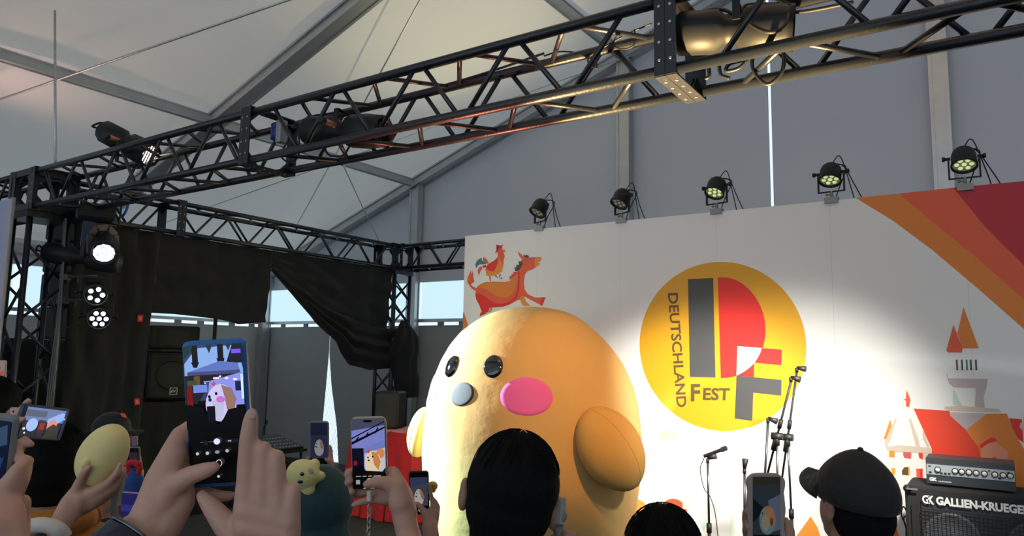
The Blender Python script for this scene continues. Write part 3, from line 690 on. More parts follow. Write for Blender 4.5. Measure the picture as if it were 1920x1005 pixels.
for k, (px, py) in enumerate(((263, 597), (257, 753))):
    p = onX(px, py, -6.70); q = MB(); M = frame(p, (1, -.5, 0)) @ Mx.Rotation(R(12*k), 4, 'Z'); q.box((0, 0, 0), (.045, .06, .006), 0, M); q.box((0, 0, .004), (.02, .028, .003), 1, M)
    tag(q.build('tape_marker', [mat('red_tape', (.62, .03, .02), .6), mat('pale_red', (.75, .25, .2), .6)]), 'small red tape tag at the %s of the black drape' % ('upper opening edge' if k == 0 else 'lower edge, under the speaker box'), 'tape marker')
# white panel at the very left
a = onY(17, 400, 2.45); mb = MB(); mb.box((a.x-.62, 2.45, 2.02), (1.24, .03, 1.98)); q = mb
t = thing('white_screen', 'pale lavender projection screen cut by the left frame edge', 'screen', (a.x-.62, 2.45, 0)); q.build('screen_sheet', mat('screen_sheet', (.62, .64, .85), .7, trans=.4), t)
q = MB()
for x in (a.x-1.22, a.x-.03): q.tube([(x, 2.48, 0), (x, 2.48, 3.03)], .02, 8)
for z in (1.03, 3.01): q.tube([(a.x-1.22, 2.48, z), (a.x-.03, 2.48, z)], .018, 8)
q.box((a.x-1.22, 2.48, .01), (.08, .26, .02)); q.box((a.x-.03, 2.48, .01), (.08, .26, .02)); q.build('screen_frame', M_ALU, t)
for k in range(4):
    z = 1.95+k*.36; cab('array_loudspeaker', ['lowest box of the dark speaker stack behind the lamp tower', 'second lowest box of the dark speaker stack behind the lamp tower', 'second highest box of the dark speaker stack behind the lamp tower', 'topmost box of the dark speaker stack behind the lamp tower'][k], (-8.6, 4.05, z), (.62, .42, .345), R(50), 'dark speakers stacked behind the lamp tower', kind='full')
mb = MB(); mb.box((-8.6, 4.05, .97), (.6, .6, 1.94), 0, Mx.Identity(4)); tag(mb.build('speaker_plinth', M_BLACK), 'tall black plinth under the stacked speakers behind the tower', 'plinth')
# mixing desk
t = thing('mixing_table', 'small black table with legs in the dark corner left of the plush', 'table', (-7.1, 5.6, 0)); c = onX(515, 832, -7.0); c = V((-7.15, c.y, .72))
q = MB(); q.box((c.x, c.y, .705), (.55, .75, .03)); q.build('tabletop', M_BLACK, t)
for i in (-1, 1):
    for j in (-1, 1): MB().tube([(c.x+i*.22, c.y+j*.33, 0), (c.x+i*.22, c.y+j*.33, .69)], .014, 8).build('leg', M_BLACK, t)
t = thing('mixing_console', 'flat black mixing console with pale faders in the dark corner', 'console', (c.x, c.y, .722)); q = MB()
q.prism([(c.x+.26, c.y-.33, .722), (c.x+.26, c.y-.33, .75), (c.x-.22, c.y-.33, .86), (c.x-.22, c.y-.33, .722)], (0, .66, 0)); q.build('console_body', M_PLAST, t)
q = MB()
for i in range(14):
    for j in range(4): p = V((c.x+.22-j*.1, c.y-.28+i*.043, .759+j*.023)); q.box(p, (.022, .010, .012))
q.build('fader_row', mat('pale_knobs', (.55, .55, .52), .5), t)
q = MB(); q.tube(curve_pts([V((c.x-.20, c.y+.10, .86)), V((c.x-.20, c.y+.10, .93)), V((c.x-.17, c.y+.11, 1.0))]), .005, 6); q.ell((c.x-.165, c.y+.112, 1.02), (.018, .018, .03), None, 12, 8)
tag(q.build('gooseneck_microphone', M_BLACK), 'tiny gooseneck microphone standing on the mixing console', 'microphone')
# red draped table and the speaker on it
t = thing('red_table', 'table under a bright red cloth at the left end of the printed wall', 'table', (-5.15, 5.62, SZ))
q = MB(); q.box((-5.10, 5.62, 1.07), (.80, .5, .03)); q.build('tabletop', M_BLACK, t); q = MB()
A = [V((-5.51, 5.88, 1.09)), V((-5.51, 5.36, 1.09)), V((-4.69, 5.36, 1.09)), V((-4.69, 5.88, 1.09))]; B = [V((-5.58, 5.9, SZ+.01)), V((-5.60, 5.27, SZ+.01)), V((-4.63, 5.27, SZ+.01)), V((-4.6, 5.9, SZ+.01))]
def rc(u, v):
    a = lin(A, u); b = lin(B, u); p = a+(b-a)*v; o = (p-V((-5.1, 5.62, p.z))).normalized(); return p+o*(.022*v*sin(u*70+3*noise.noise(V((u*5, v, 0))))+.01*v)
q.grid(rc, 120, 24); q.prism([p for p in A], (0, 0, .005)); q.build('tablecloth', mat('red_cloth', (.62, .008, .012), .75, sheen=.3, bump=.2, bscale=150), t)
for i in (-1, 1):
    for j in (-1, 1): MB().tube([(-5.1+i*.36, 5.62+j*.21, SZ), (-5.1+i*.36, 5.62+j*.21, 1.06)], .014, 8).build('leg', M_BLACK, t)
cab('stage_loudspeaker', 'plain dark speaker on the red covered table left of the plush', (-5.24, 5.62, 1.10), (.26, .24, .37), R(-22+45))
mb = MB(); mb.tube(curve_pts([V((-4.93, 5.31, 1.11)), V((-4.95, 5.26, 1.0)), V((-4.90, 5.25, .6)), V((-4.92, 5.24, .27))]), .006, 6)
tag(mb.build('speaker_cable', M_RUB), 'black cable hanging down the front of the red cloth', 'cable')

# ================================================================ lamps
M_LENSG = mat('lens_greenish', (.20, .25, .08), .1, emit=(.42, .50, .16), es=.18, coat=1)
M_LENSD = mat('lens_dark', (.10, .10, .08), .12, emit=(.4, .36, .22), es=.06, coat=1)
M_LED = mat('led_emitter_white', (1, 1, 1), .3, emit=(.85, .93, 1), es=14)
M_LED2 = mat('led_emitter_violet', (1, 1, 1), .3, emit=(.80, .78, 1), es=7)
M_LEDG = mat('led_emitter_green', (.5, .7, .4), .3, emit=(.70, .80, .45), es=.7)
M_LEDD = mat('led_emitter_off', (.32, .33, .28), .15, emit=(.5, .5, .4), es=.12)
M_COP = mat('copper_sleeve', (.62, .26, .14), .45, .3)
def par(root, p, aim, r=.075, L=.17, lens=M_LENSD, led=M_LEDD, nled=7, fins=True):
    M = frame(p, aim)
    q = MB(); q.lathe([(0, -L*.56), (r*.38, -L*.54), (r*.66, -L*.46), (r*.88, -L*.32), (r, -L*.10), (r, L*.45), (r*1.06, L*.46), (r*1.06, L*.55), (r*.93, L*.55), (r*.93, L*.40)], M, 32)
    if fins:
        for k in range(12): q.box((cos(k*pi/6)*r*.9, sin(k*pi/6)*r*.9, -L*.3), (.012, .004, L*.36), 0, M)
    q.build('housing', M_PLAST, root)
    q = MB(); q.lathe([(0, L*.42), (r*.94, L*.42)], M, 32); lo = q.build('lens', lens, root)
    q = MB()
    for k in range(nled):
        a = 2*pi*k/(nled-1) if k else 0; rad = r*.58 if k else 0
        if nled == 6: a = 2*pi*k/5; rad = r*.55
        q.lathe([(r*.20, 0), (r*.17, .006), (0, .010)], M @ Mx.Translation((rad*cos(a), rad*sin(a), L*.425)), 14)
    q.build('led_cluster', led, lo) if led else None; return M
def yoke(root, p, w, drop, aim_side, r=.006, flat=.022, base=.03):
    s = V(aim_side).normalized(); q = MB(); p = V(p); dn = V((0, 0, -1))*(1 if drop > 0 else -1); d = abs(drop)
    for k in (-1, 1): q.bar(p+s*k*w, p+s*k*w+dn*d, .012, flat, (s.y, -s.x, 0))
    q.bar(p-s*(w+.006)+dn*d, p+s*(w+.006)+dn*d, flat, .010, dn); q.build('yoke', M_PLAST, root)
    for k in (-1, 1): q = MB(); q.tube([p+s*k*(w-.012), p+s*k*(w+.028)], .011, 10); q.tube([p+s*k*(w+.022), p+s*k*(w+.04)], .018, 8); q.build('knob', M_RUB, root)
TOPS = [(-3.700, 'far left', M_LENSD, M_LEDD, (-.22, -.47, -.85)), (-2.815, 'second', M_LENSD, M_LEDD, (-.20, -.45, -.86)), (-1.930, 'middle', M_LENSG, M_LEDG, (-.10, -.45, -.80)), (-1.02, 'fourth', M_LENSG, M_LEDG, (-.03, -.42, -.90)), (-.13, 'right', M_LENSG, M_LEDG, (.02, -.42, -.85))]
LT = ['round lamp on the wall top at its left end, above the rooster print', 'round lamp on the wall top in front of the tall tent post, second from left', 'round lamp with coloured lens on the wall top above the yellow logo', 'round green-lensed lamp on the wall top where the orange stripe begins', 'round green-lensed lamp on the wall top above the red stripes, rightmost of five']
for k, (x, nm, ln, ld, aim) in enumerate(TOPS):
    p = V((x, WY+.012, 3.325)); t = thing('stage_lamp', LT[k], 'stage lamp', (x, WY+.012, 3.105))
    par(t, p, aim, .080, .15, ln, ld, 7, False); sv = V((-aim[1], aim[0], 0)).normalized(); yoke(t, p, .095, .150, sv, flat=.016)
    q = MB(); q.tube([p-V((0, 0, .145)), p-V((0, 0, .20))], .012, 10); q.box((x, WY+.010, 3.116), (.10, .062, .022)); q.box((x, WY-.012, 3.098), (.10, .016, .035)); q.tube([p+V((-.03, 0, -.172)), p+V((-.005, 0, -.172))], .006, 8); q.ell(p+V((-.035, 0, -.172)), .011, None, 10, 8); q.build('clamp', mat('dull_zinc', (.30, .30, .29), .55, .6), t)
    q = MB(); b = p-V(aim).normalized()*.09
    for j, (dx, h) in enumerate(((.10, .06), (.16, -.02), (-.05, -.03))):
        q.tube(curve_pts([b, b+V((.06+.02*j, .03, h)), p+V((.08+dx*.5, .05, -.10)), V((p.x+.06+dx, WY+.045, 3.09))], 8), .0045, 6)
    q.build('cable', M_RUB, t)
# --- profile lantern above the front truss near the left corner
def lantern(label, p, aim, r, L, lens, lit=True, hang=.12, up=1, grid=True, copper=True):
    t = thing('stage_lantern', label, 'stage lamp', p); M = frame(p, aim)
    q = MB(); q.lathe([(0, -L*.62), (r*.72, -L*.62), (r*.92, -L*.56), (r*.92, -L*.20), (r*.62, -L*.12), (r*.62, -L*.02), (r, .03), (r*1.04, L*.30), (r*.96, L*.44), (r*.96, L*.50), (r*.86, L*.50), (r*.86, L*.3)], M, 10); q.build('housing', M_PLAST, t)
    q = MB(); q.lathe([(0, L*.36), (r*.86, L*.36)], M, 24); lo = q.build('lens', lens, t)
    if grid:
        q = MB()
        for k in range(-3, 4): h = sqrt(max(0, 1-(k/4)**2))*r*.85; q.box((k*r*.25, 0, L*.45), (.004, 2*h, .012), 0, M); q.box((0, k*r*.25, L*.45), (2*h, .004, .012), 0, M)
        q.build('louvre', M_PLAST, lo)
    q = MB(); hx = (M.to_3x3() @ V((0, 1, 0))); pts = [M @ V((-r*.6, 0, -L*.62)), M @ V((-r*.85, 0, -L*.67)), M @ V((0, r*.5, -L*.70)), M @ V((r*.85, 0, -L*.67)), M @ V((r*.6, 0, -L*.62))]
    q.tube(curve_pts(pts), .008, 8); q.build('rear_handle', M_PLAST, t)
    sx = M.to_3x3() @ V((1, 0, 0)); q = MB()
    for k in (-1, 1): q.bar(V(p)+sx*k*r*1.12, V(p)+sx*k*r*1.12+V((0, 0, up*hang)), .03, .006, sx)
    q.bar(V(p)-sx*r*1.15+V((0, 0, up*hang)), V(p)+sx*r*1.15+V((0, 0, up*hang)), .03, .006, (0, 0, 1)); q.build('yoke', M_PLAST, t); q = MB()
    if copper:
        for k in (-1, 1):
            q = MB(); a = V(p)+sx*k*r*1.15; q.tube([a, a+sx*k*.05, a+sx*k*.09], .017, 10); kb = q.build('copper_knob', M_COP, t)
            q = MB(); a = V(p)+sx*k*(r*1.15+.09); q.tube([a, a+sx*k*.035], .019, 10); q.build('knob_cap', M_RUB, kb)
    return t, M
M_LIT = mat('lit_lens_warm', (1, .9, .8), .2, emit=(1, .90, .76), es=10)
pL = onY(243, 271, 2.83)
lantern('black lantern with glowing louvred lens standing over the front truss at left', pL, (.80, .28, -.42), .098, .46, M_LIT, hang=.16, up=-1)
LC = lambda a, b, y: onY(a, b, y)
lantern('bulky black lantern hung inside the front truss near the dark joint plates', LC(652, 246, 2.83), (.93, .12, -.12), .095, .52, M_LENSD, hang=.10, up=1)
lantern('bulky black lantern hung inside the truss right of the bright joint plates', LC(1385, 58, 2.83), (.95, .20, -.10), .098, .42, mat('lens_olive', (.10, .11, .055), .4), hang=.08, up=1, copper=False)
def loops(label, segs, r=.006, m=None):
    q = MB()
    for s in segs: q.tube(curve_pts([onY(*a) for a in s], 8), r, 6)
    return tag(q.build('lamp_cables', m or M_RUB), label, 'cable')
loops('loose black cables looping round the joint plates of the middle truss', [[(640, 235, 2.9), (575, 235, 2.9), (545, 265, 2.85), (560, 278, 2.8), (556, 240, 2.8), (530, 235, 2.8)], [(545, 255, 2.8), (527, 290, 2.75), (545, 305, 2.75), (560, 290, 2.8), (556, 262, 2.85)],
      [(600, 240, 2.9), (612, 285, 2.8), (630, 293, 2.75), (645, 290, 2.75), (655, 275, 2.8)], [(575, 220, 2.95), (600, 215, 2.96), (660, 206, 2.96), (760, 180, 2.96), (900, 140, 2.96), (1020, 100, 2.96)]])
loops('looping black cables round the lantern right of the bright joint plates', [[(1310, 70, 2.9), (1320, 25, 2.85), (1355, 18, 2.8), (1385, 30, 2.8), (1400, 10, 2.85), (1470, 8, 2.9)], [(1420, 12, 2.8), (1405, 40, 2.75), (1440, 60, 2.72), (1470, 50, 2.75), (1478, 22, 2.8), (1460, 4, 2.85)],
      [(1325, 100, 2.9), (1330, 140, 2.9), (1322, 148, 2.9)], [(1348, 122, 2.9), (1352, 140, 2.9), (1368, 147, 2.9)], [(1412, 95, 2.85), (1412, 130, 2.85), (1438, 158, 2.85), (1466, 135, 2.85), (1468, 95, 2.85), (1452, 60, 2.85)],
      [(1395, 112, 2.85), (1368, 120, 2.85), (1362, 133, 2.85), (1385, 128, 2.85), (1402, 112, 2.85)], [(1300, 20, 2.9), (1322, 45, 2.85), (1335, 70, 2.8), (1345, 62, 2.8), (1380, 50, 2.8)], [(1470, 24, 2.9), (1520, 20, 2.95), (1600, 4, 2.96)]], .008)
loops('thin black cable coiled on the upper truss chord left of the bright plates', [[(1020, 105, 2.97), (1048, 97, 2.97), (1085, 100, 2.97), (1115, 115, 2.95), (1118, 128, 2.93), (1106, 122, 2.93), (1104, 108, 2.95), (1130, 90, 2.95), (1180, 62, 2.95), (1222, 44, 2.95)], [(1190, 55, 2.94), (1188, 85, 2.94), (1165, 92, 2.94), (1150, 82, 2.94), (1160, 66, 2.94), (1186, 62, 2.94)]], .004)
# --- small white box and blue gear inside the truss
q = MB(); c = onY(528, 247, 2.78); q.box(c, (.045, .05, .14)); tag(q.build('power_box', M_ALU), 'small pale box fixed in the truss beside the dark joint plates', 'box')
q = MB(); c = onY(517, 250, 2.82); q.tube([c-V((0, 0, .04)), c+V((0, 0, .03))], .03, 12); q.tube([c+V((0, 0, .03)), c+V((-.02, 0, .06))], .022, 10); tag(q.build('cable_plug', mat('dark_blue_plastic', (.02, .05, .25), .4)), 'dark blue power plug beside the small pale box in the truss', 'plug')
def facet_mat():
    m = mat('bright_faceted_lens', (.9, .95, 1), .1, emit=(.80, .94, 1), es=2.2); n = m.node_tree; b = n.nodes['Principled BSDF']
    vo = n.nodes.new('ShaderNodeTexVoronoi'); vo.feature = 'DISTANCE_TO_EDGE'; vo.inputs['Scale'].default_value = 26; tc = n.nodes.new('ShaderNodeTexCoord'); n.links.new(tc.outputs['Object'], vo.inputs[0])
    r = n.nodes.new('ShaderNodeMapRange'); r.inputs[1].default_value = 0; r.inputs[2].default_value = .12; r.inputs[3].default_value = .35; r.inputs[4].default_value = 1.25; n.links.new(vo.outputs[0], r.inputs[0]); n.links.new(r.outputs[0], b.inputs['Emission Strength']); return m
# --- moving head on the tower
MHX = -6.28
c = onX(180, 400, MHX); t = thing('moving_head_lamp', 'moving head lamp with faceted bright white lens hanging from the left corner', 'stage lamp', c)
Mh = Mx.Translation(c) @ Mx.Rotation(R(-22), 4, 'Z'); M_BLUEG = mat('blue_grey_casing', (.09, .15, .23), .4)
q = MB(); q.box((0, 0, 0), (.36, .26, .11), 0, Mh @ Mx.Rotation(0, 4, 'Z')); q.box((-.10, -.135, 0), (.13, .012, .085), 1, Mh); q.box((-.10, -.142, 0), (.11, .006, .065), 2, Mh)
q.build('base_box', [M_PLAST, M_BLUEG, M_BLACK], t)
lensP = onX(195, 475, MHX+.16); hc = lensP+V((-.16, 0, .03)); q = MB()
a = Mh @ V((-.175, -.03, -.055)); q.prism([a+V((0, -.055, 0)), a+V((0, .055, 0)), a+V((0, .06, -.20)), a+V((0, .03, -.27)), a+V((0, -.03, -.27)), a+V((0, -.06, -.20))], Mh.to_3x3() @ V((.05, 0, 0)), 0)
q.build('yoke_arm', M_BLUEG, t); q = MB(); ar = [onX(x_, y_, MHX+.02) for x_, y_ in ((169, 476), (169, 440), (180, 427), (203, 427), (216, 441), (217, 480))]
for a_, b_ in zip(ar, ar[1:]): q.bar(a_, b_, .05, .028, (1, 0, 0))
q.build('yoke_arch', mat('warm_grey_casing', (.11, .085, .07), .5), t)
aim = V((.62, -.30, -.42)); MM = frame(lensP, aim)
q = MB(); q.lathe([(0, -.24), (.075, -.24), (.105, -.19), (.112, -.08), (.112, .0), (.098, .004), (.092, -.01)], MM, 28); q.build('head_housing', M_PLAST, t)
q = MB(); q.lathe([(0, .022), (.03, .026), (.035, .014), (.06, .018), (.066, .006), (.082, -.004)], MM, 11, 0, False); q.build('lens', facet_mat(), t)
# --- profile lamp beside it, seen from the side
pp = onX(226, 494, -6.30); t, _ = lantern('black profile lamp with rim-lit lens just right of the bright moving head', pp+V((-.16, -.21, .03)), (.68, .70, -.12), .095, .54, M_LIT, hang=.14, up=1, grid=False, copper=False)
def ledpar(label, px, py, led, g):
    p = onX(px, py, -6.22); t = thing('led_par_lamp', label, 'stage lamp', p); aim = V((.85, -.36, -.25)).normalized(); p0 = p-aim*.09
    par(t, p0, aim, .088, .20, mat('black_lens_plate', (.01, .01, .012), .2), led, g); yoke(t, p0-V((0, 0, .0)), .105, -.13, V((.36, .85, 0)).normalized())
    q = MB(); b = V((-6.57, 2.98, p0.z+.13)); q.tube([p0+V((0, 0, .13)), V((p0.x, p0.y, p0.z+.145)), b], .010, 10); q.box(b, (.07, .07, .05)); q.tube([b+V((.10, .06, 0)), b+V((.10, .06, -.05))], .007, 8); q.build('clamp_arm', mat('dull_steel', (.16, .16, .15), .5, .7), t)
    q = MB(); q.tube(curve_pts([p0-aim*.1, p0-aim*.22-V((0, 0, .08)), V((-6.6, 2.95, p0.z-.15)), V((-6.6, 2.98, p0.z-.4))]), .006, 6); q.build('cable', M_RUB, t)
ledpar('upper of two round lamps with small white diodes on the left tower', 180, 553, M_LED, 6)
ledpar('lower of two round lamps with small violet-white diodes on the left tower', 186, 598, M_LED2, 7)
q = MB()
for k in range(4): x = -6.57+.012*k; q.tube(curve_pts([V((x, 2.93, 2.95)), V((x+.02*sin(k), 2.95, 2.2)), V((x, 2.93+.01*k, 1.4)), V((x+.02, 2.95, .1))], 8), .007, 6)
tag(q.build('cable_run', mat('grey_cable', (.16, .16, .15), .5)), 'bundle of cables running down the left lamp tower', 'cable')
q = MB()
for k in range(5):
    a = onX(130+12*k, 372-5*k, -6.45); b = onX(150+18*k, 402+6*k, -6.42); m_ = (a+b)/2+V((.05, .04*k-.08, .06)); q.tube(curve_pts([a, m_, b]), .008, 6)
tag(q.build('cable_tangle', M_RUB), 'tangle of black cables at the left corner above the moving head lamp', 'cable')
q = MB(); q.tube(curve_pts([onX(236, 373, -6.5), onX(240, 382, -6.45), onX(236, 396, -6.45), onX(228, 408, -6.5)]), .012, 8); tag(q.build('blue_rope', mat('blue_strap', (.02, .10, .45), .6)), 'short blue strap hanging at the left truss corner', 'strap')

# --- wash lamps out of view: on the floor before the stage, behind the wall, on the truss beyond the frame; yellow and pink are added roof tints
for lp, tg, lab, drop in (((-1.1, 2.75, .36), (-1.0, 2.8, 3.2), 'amber floor lamp before the stage pointing up at the bright joint plates', .22), ((-2.4, 2.9, .36), (-2.1, 2.8, 3.2), 'red floor lamp before the stage pointing up at the middle truss', .22),
                          ((-4.15, 6.72, 2.95), (-5.0, 6.4, 5.6), 'added yellow roof tint lamp on a tall stand hidden behind the printed wall', 2.63), ((-8.3, 2.83, 3.62), (-7.3, 3.6, 4.9), 'added pink roof tint lamp on top of the front truss beyond the left frame edge', .16), ((.25, 3.06, 3.02), (-1.75, 6.0, .75), 'white lamp hanging under the right end of the front truss, beyond the frame', -.12)):
    a_ = (V(tg)-V(lp)).normalized(); c_ = V(lp)-a_*.12; t = thing('wash_lamp', lab, 'stage lamp', (c_.x, c_.y, c_.z-drop))
    par(t, c_, a_, .08, .15, M_LENSD, M_LEDD, 7, False); yoke(t, c_, .095, drop, (1, 0, 0), flat=.016)
    if drop > 2: q = MB(); q.box((c_.x, c_.y, c_.z-drop-.10), (.3, .3, .20)); q.build('base', M_BLACK, t)
# ================================================================ microphones
def stand(label, base, top, boomtip=None, clipdir=(.6, 0, .5), grp=None, hmid=None):
    b = V(base); tp = V(top); t = thing('microphone_stand', label, 'microphone stand', b, grp)
    MB().tube([b+V((0, 0, .10)), b+(tp-b)*.55], .011, 10).build('lower_tube', M_PLAST, t)
    MB().tube([b+(tp-b)*.5, tp], .0075, 10).build('upper_tube', mat('dark_chrome', (.10, .10, .10), .3, .9), t)
    q = MB(); q.tube([b+(tp-b)*.53-V((0, 0, .03)), b+(tp-b)*.53+V((0, 0, .03))], .017, 10); q.build('height_clutch', M_RUB, t)
    for k in range(3):
        a = 2*pi*k/3+.4; q = MB(); q.tube([b+V((0, 0, .28)), b+V((.30*cos(a), .30*sin(a), .012))], .008, 8); q.tube([b+V((.29*cos(a), .29*sin(a), .016)), b+V((.32*cos(a), .32*sin(a), .012))], .012, 8); q.build('leg', M_PLAST, t)
    if boomtip:
        bt = V(boomtip); d = (bt-tp).normalized(); q = MB(); q.tube([tp-d*.32, bt], .0075, 10); q.tube([tp-d*.34, tp-d*.31], .012, 8); q.tube([tp-d*.10, tp+d*.02], .020, 10); q.tube([tp+d*.06, tp+d*.12], .014, 10); q.build('boom', M_PLAST, t)
        q = MB(); q.tube([tp-V((.035, 0, 0)), tp+V((.035, 0, 0))], .024, 12); q.tube([tp-V((0, 0, .06)), tp-V((0, 0, .0))], .016, 10); q.build('pivot_knob', M_RUB, t); e = bt
    else: e = tp
    q = MB(); cd_ = V(clipdir).normalized(); q.tube([e, e+V((0, 0, .03))], .011, 8); q.tube([e+V((0, 0, .03)), e+V((0, 0, .03))+cd_*.06], [.010, .021], 12); q.build('mic_clip', M_RUB, t); return t, e
pm = lambda px, py, y: onY(px, py, y)
b1 = pm(1330, 960, 4.9); stand('short straight stand holding the microphone, right of the plush', (b1.x, 4.9, SZ), pm(1327, 868, 4.9), None, (.9, 0, .35))
e1 = pm(1320, 859, 4.9); e2 = pm(1363, 843, 4.9); d = (e2-e1).normalized(); t = thing('microphone', 'black microphone lying in the clip of the short straight stand', 'microphone', e1); L = (e2-e1).length
q = MB(); M = frame(e1+V((0, 0, .012)), d); q.lathe([(0, 0), (.010, 0), (.0115, .01), (.0115, L*.72), (.013, L*.74)], M, 20); q.build('handle', M_PLAST, t)
q = MB(); q.lathe([(.013, L*.74), (.0165, L*.78), (.0165, L*.97), (.012, L), (0, L)], M, 20); q.build('grille', mat('dark_mesh', (.03, .03, .03), .5, .4, bump=.8, bscale=600), t)
q = MB(); q.tube(curve_pts([e1, pm(1313, 880, 4.9), pm(1320, 915, 4.88), pm(1333, 935, 4.86), pm(1344, 985, 4.85), V((b1.x+.1, 4.85, SZ+.005))]), .003, 6); tag(q.build('microphone_cable', M_RUB), 'thin black cable drooping from the microphone beside its stand', 'cable')
pa = pm(1457, 818, 5.0); stand('boom stand whose arm rises highest against the yellow logo', (pa.x-.02, 5.0, SZ), pa, pm(1483, 716, 4.9), (.8, 0, -.2))
pb = pm(1477, 820, 5.25); stand('rear boom stand standing right of the highest boom, arm crossing it', (pb.x+.02, 5.25, SZ), pb, pm(1494, 698, 5.2), (.85, 0, -.1))
pc = pm(1440, 793, 4.8); stand('slim straight stand with an empty clip left of the two booms', (pc.x-.10, 4.8, SZ), pc, None, (.8, 0, -.25))
pe = pm(1396, 888, 4.7); stand('lowest stand just showing its tip above the wavy cased phone', (pe.x-.02, 4.7, SZ), pe, None, (.1, 0, .9))
# ================================================================ bass amplifier
YA = 5.20; z1 = 1.10
cl_ = onY(1695, 908, YA); gl = onY(1727, 932, YA); t = thing('bass_cabinet', 'black bass speaker cabinet with white maker lettering under the amplifier', 'amplifier cabinet', (.02, YA+.2, SZ))
x0 = cl_.x; x1 = x0+.90; M = Mx.Translation(((x0+x1)/2, YA+.20, (SZ+z1)/2)) @ Mx.Rotation(pi/2, 4, 'X')
q = MB(); q.box((0, 0, -.01), (x1-x0, z1-SZ-.002, .40), 0, M, .03); q.build('cabinet_box', mat('black_carpet_cover', (.022, .022, .024), .9, bump=.5, bscale=300), t)
q = MB(); gx0 = gl.x; gx1 = x1-(gx0-x0); gz0 = SZ+.06; gz1 = z1-.075; yf = YA-.012
q.box(((x0+gx0)/2+.005, yf+.006, (gz0+gz1)/2-.01), (.030, .006, gz1-gz0-.05), 0); q.build('side_recess', M_BLACK, t)
q = MB(); q.box(((gx0+gx1)/2, yf+.004, (gz0+gz1)/2), (gx1-gx0, .006, gz1-gz0), 0); gb = q.build('speaker_baffle', mat('dark_baffle', (.03, .03, .036), .6), t)
M_CONE = mat('speaker_cone', (.085, .088, .10), .55, bump=.3, bscale=80)
for cx in (gx0+.155, gx1-.155):
    for cz in (gz1-.21, gz0+.17):
        q = MB(); Mc = Mx.Translation((cx, yf-.002, cz)) @ Mx.Rotation(pi/2, 4, 'X'); q.lathe([(.150, .0), (.150, .006), (.132, .007), (.122, .002), (.060, .001), (.05, .004), (0, .010)], Mc, 36); q.build('speaker_cone', M_CONE, t)
q = MB(); n = 34
for i in range(n+1): x = gx0+(gx1-gx0)*i/n; q.bar((x, yf-.016, gz0), (x, yf-.016, gz1-.05), .0022, .0022)
m_ = 30
for i in range(m_+1): z = gz0+(gz1-.05-gz0)*i/m_; q.bar((gx0, yf-.019, z), (gx1, yf-.019, z), .0022, .0022)
q.build('wire_grille', mat('black_wire', (.012, .012, .014), .45, .3), t, 'black wire grille')
for x in (x0+.018, x1-.018):
    for z in (z1-.018, SZ+.02): q = MB(); q.ell((x, YA-.012, z), (.024, .016, .024), None, 14, 8); q.build('corner_protector', M_PLAST, t)
q = MB(); q.box((x0+.045, YA-.03, z1-.016), (.062, .010, .008)); q.build('metal_edge', M_STEEL, t)
M_LW = mat('white_lettering', (.85, .85, .87), .4, emit=None)
q = MB(); a = onY(1728, 934, YA-.035); 
def t3(body, xa, xb, za, zb, y, bold, sh=0):
    vs, fs = textmesh(body, bold); q.add([V((xa+(xb-xa)*v.x+sh*v.y, y, za+(zb-za)*v.y)) for v in vs], fs)
lz0 = onY(1770, 948, YA-.035).z; lz1 = onY(1770, 932, YA-.035).z; lx0 = onY(1755, 935, YA-.035).x; lx1 = onY(1921, 950, YA-.035).x; lx1 = lx0+(lx1-lx0)*15/14.05
t3('GALLIEN-KRUEGER', lx0, lx1, lz0, lz1, YA-.036, .045)
t3('G', onY(1729, 935, YA-.035).x, onY(1742, 935, YA-.035).x, lz0, lz1, YA-.036, .03); t3('K', onY(1740, 935, YA-.035).x, onY(1751, 935, YA-.035).x, lz0, lz1, YA-.036, .05)
q.build('maker_lettering', M_LW, t)
# head
yh = YA+.08; aL = onY(1738, 912, yh); aR = onY(1906, 926, yh); aw = aR.x-aL.x; xh = (aL.x+aR.x)/2; zb = z1+.012; zt = zb+.155
t = thing('bass_amplifier', 'silver fronted amplifier head with a row of knobs on the cabinet', 'amplifier', (xh, yh+.13, z1))
q = MB(); q.prism([(aL.x, yh, zb), (aL.x, yh, zt-.012), (aL.x, yh+.03, zt), (aL.x, yh+.26, zt), (aL.x, yh+.26, zb)], (aw, 0, 0)); q.build('chassis', mat('dark_grey_metal', (.055, .06, .07), .45, .4), t)
q = MB(); q.box((xh, yh-.003, zb+.088), (aw*.985, .006, .062)); pn = q.build('control_panel', mat('silver_panel', (.42, .47, .52), .4, .3), t)
q = MB(); q.box((xh, yh-.003, zb+.028), (aw*.985, .006, .050)); q.build('lower_panel', mat('dark_panel', (.035, .04, .05), .4), t)
kn = [.115, .325, .405, .490, .575, .670, .790, .885, .965]
for f in kn:
    q = MB(); Mk = Mx.Translation((aL.x+aw*(.03+f*.95), yh-.006, zb+.090)) @ Mx.Rotation(pi/2, 4, 'X'); q.lathe([(.018, 0), (.017, .012), (.013, .014)], Mk, 20, 0); q.lathe([(.013, .014), (.012, .020), (0, .020)], Mk, 20, 1); q.build('control_knob', [M_PLAST, mat('cream_knob_cap', (.75, .72, .62), .4)], t)
q = MB()
for f in (.05, .18, .225, .27, .83): q.box((aL.x+aw*f, yh-.008, zb+.070), (.014, .006, .010))
for f in (.045, .72, .93): q.box((aL.x+aw*f, yh-.008, zb+.108), (.012, .005, .006))
q.build('push_buttons', M_BLACK, t)
q = MB(); t3('GK', aL.x+aw*.035, aL.x+aw*.125, zb+.018, zb+.040, yh-.0075, .05); t3('GALLIEN-KRUEGER', aL.x+aw*.14, aL.x+aw*.29, zb+.016, zb+.024, yh-.0075, .01); q.build('maker_lettering', M_LW, t)
q = MB()
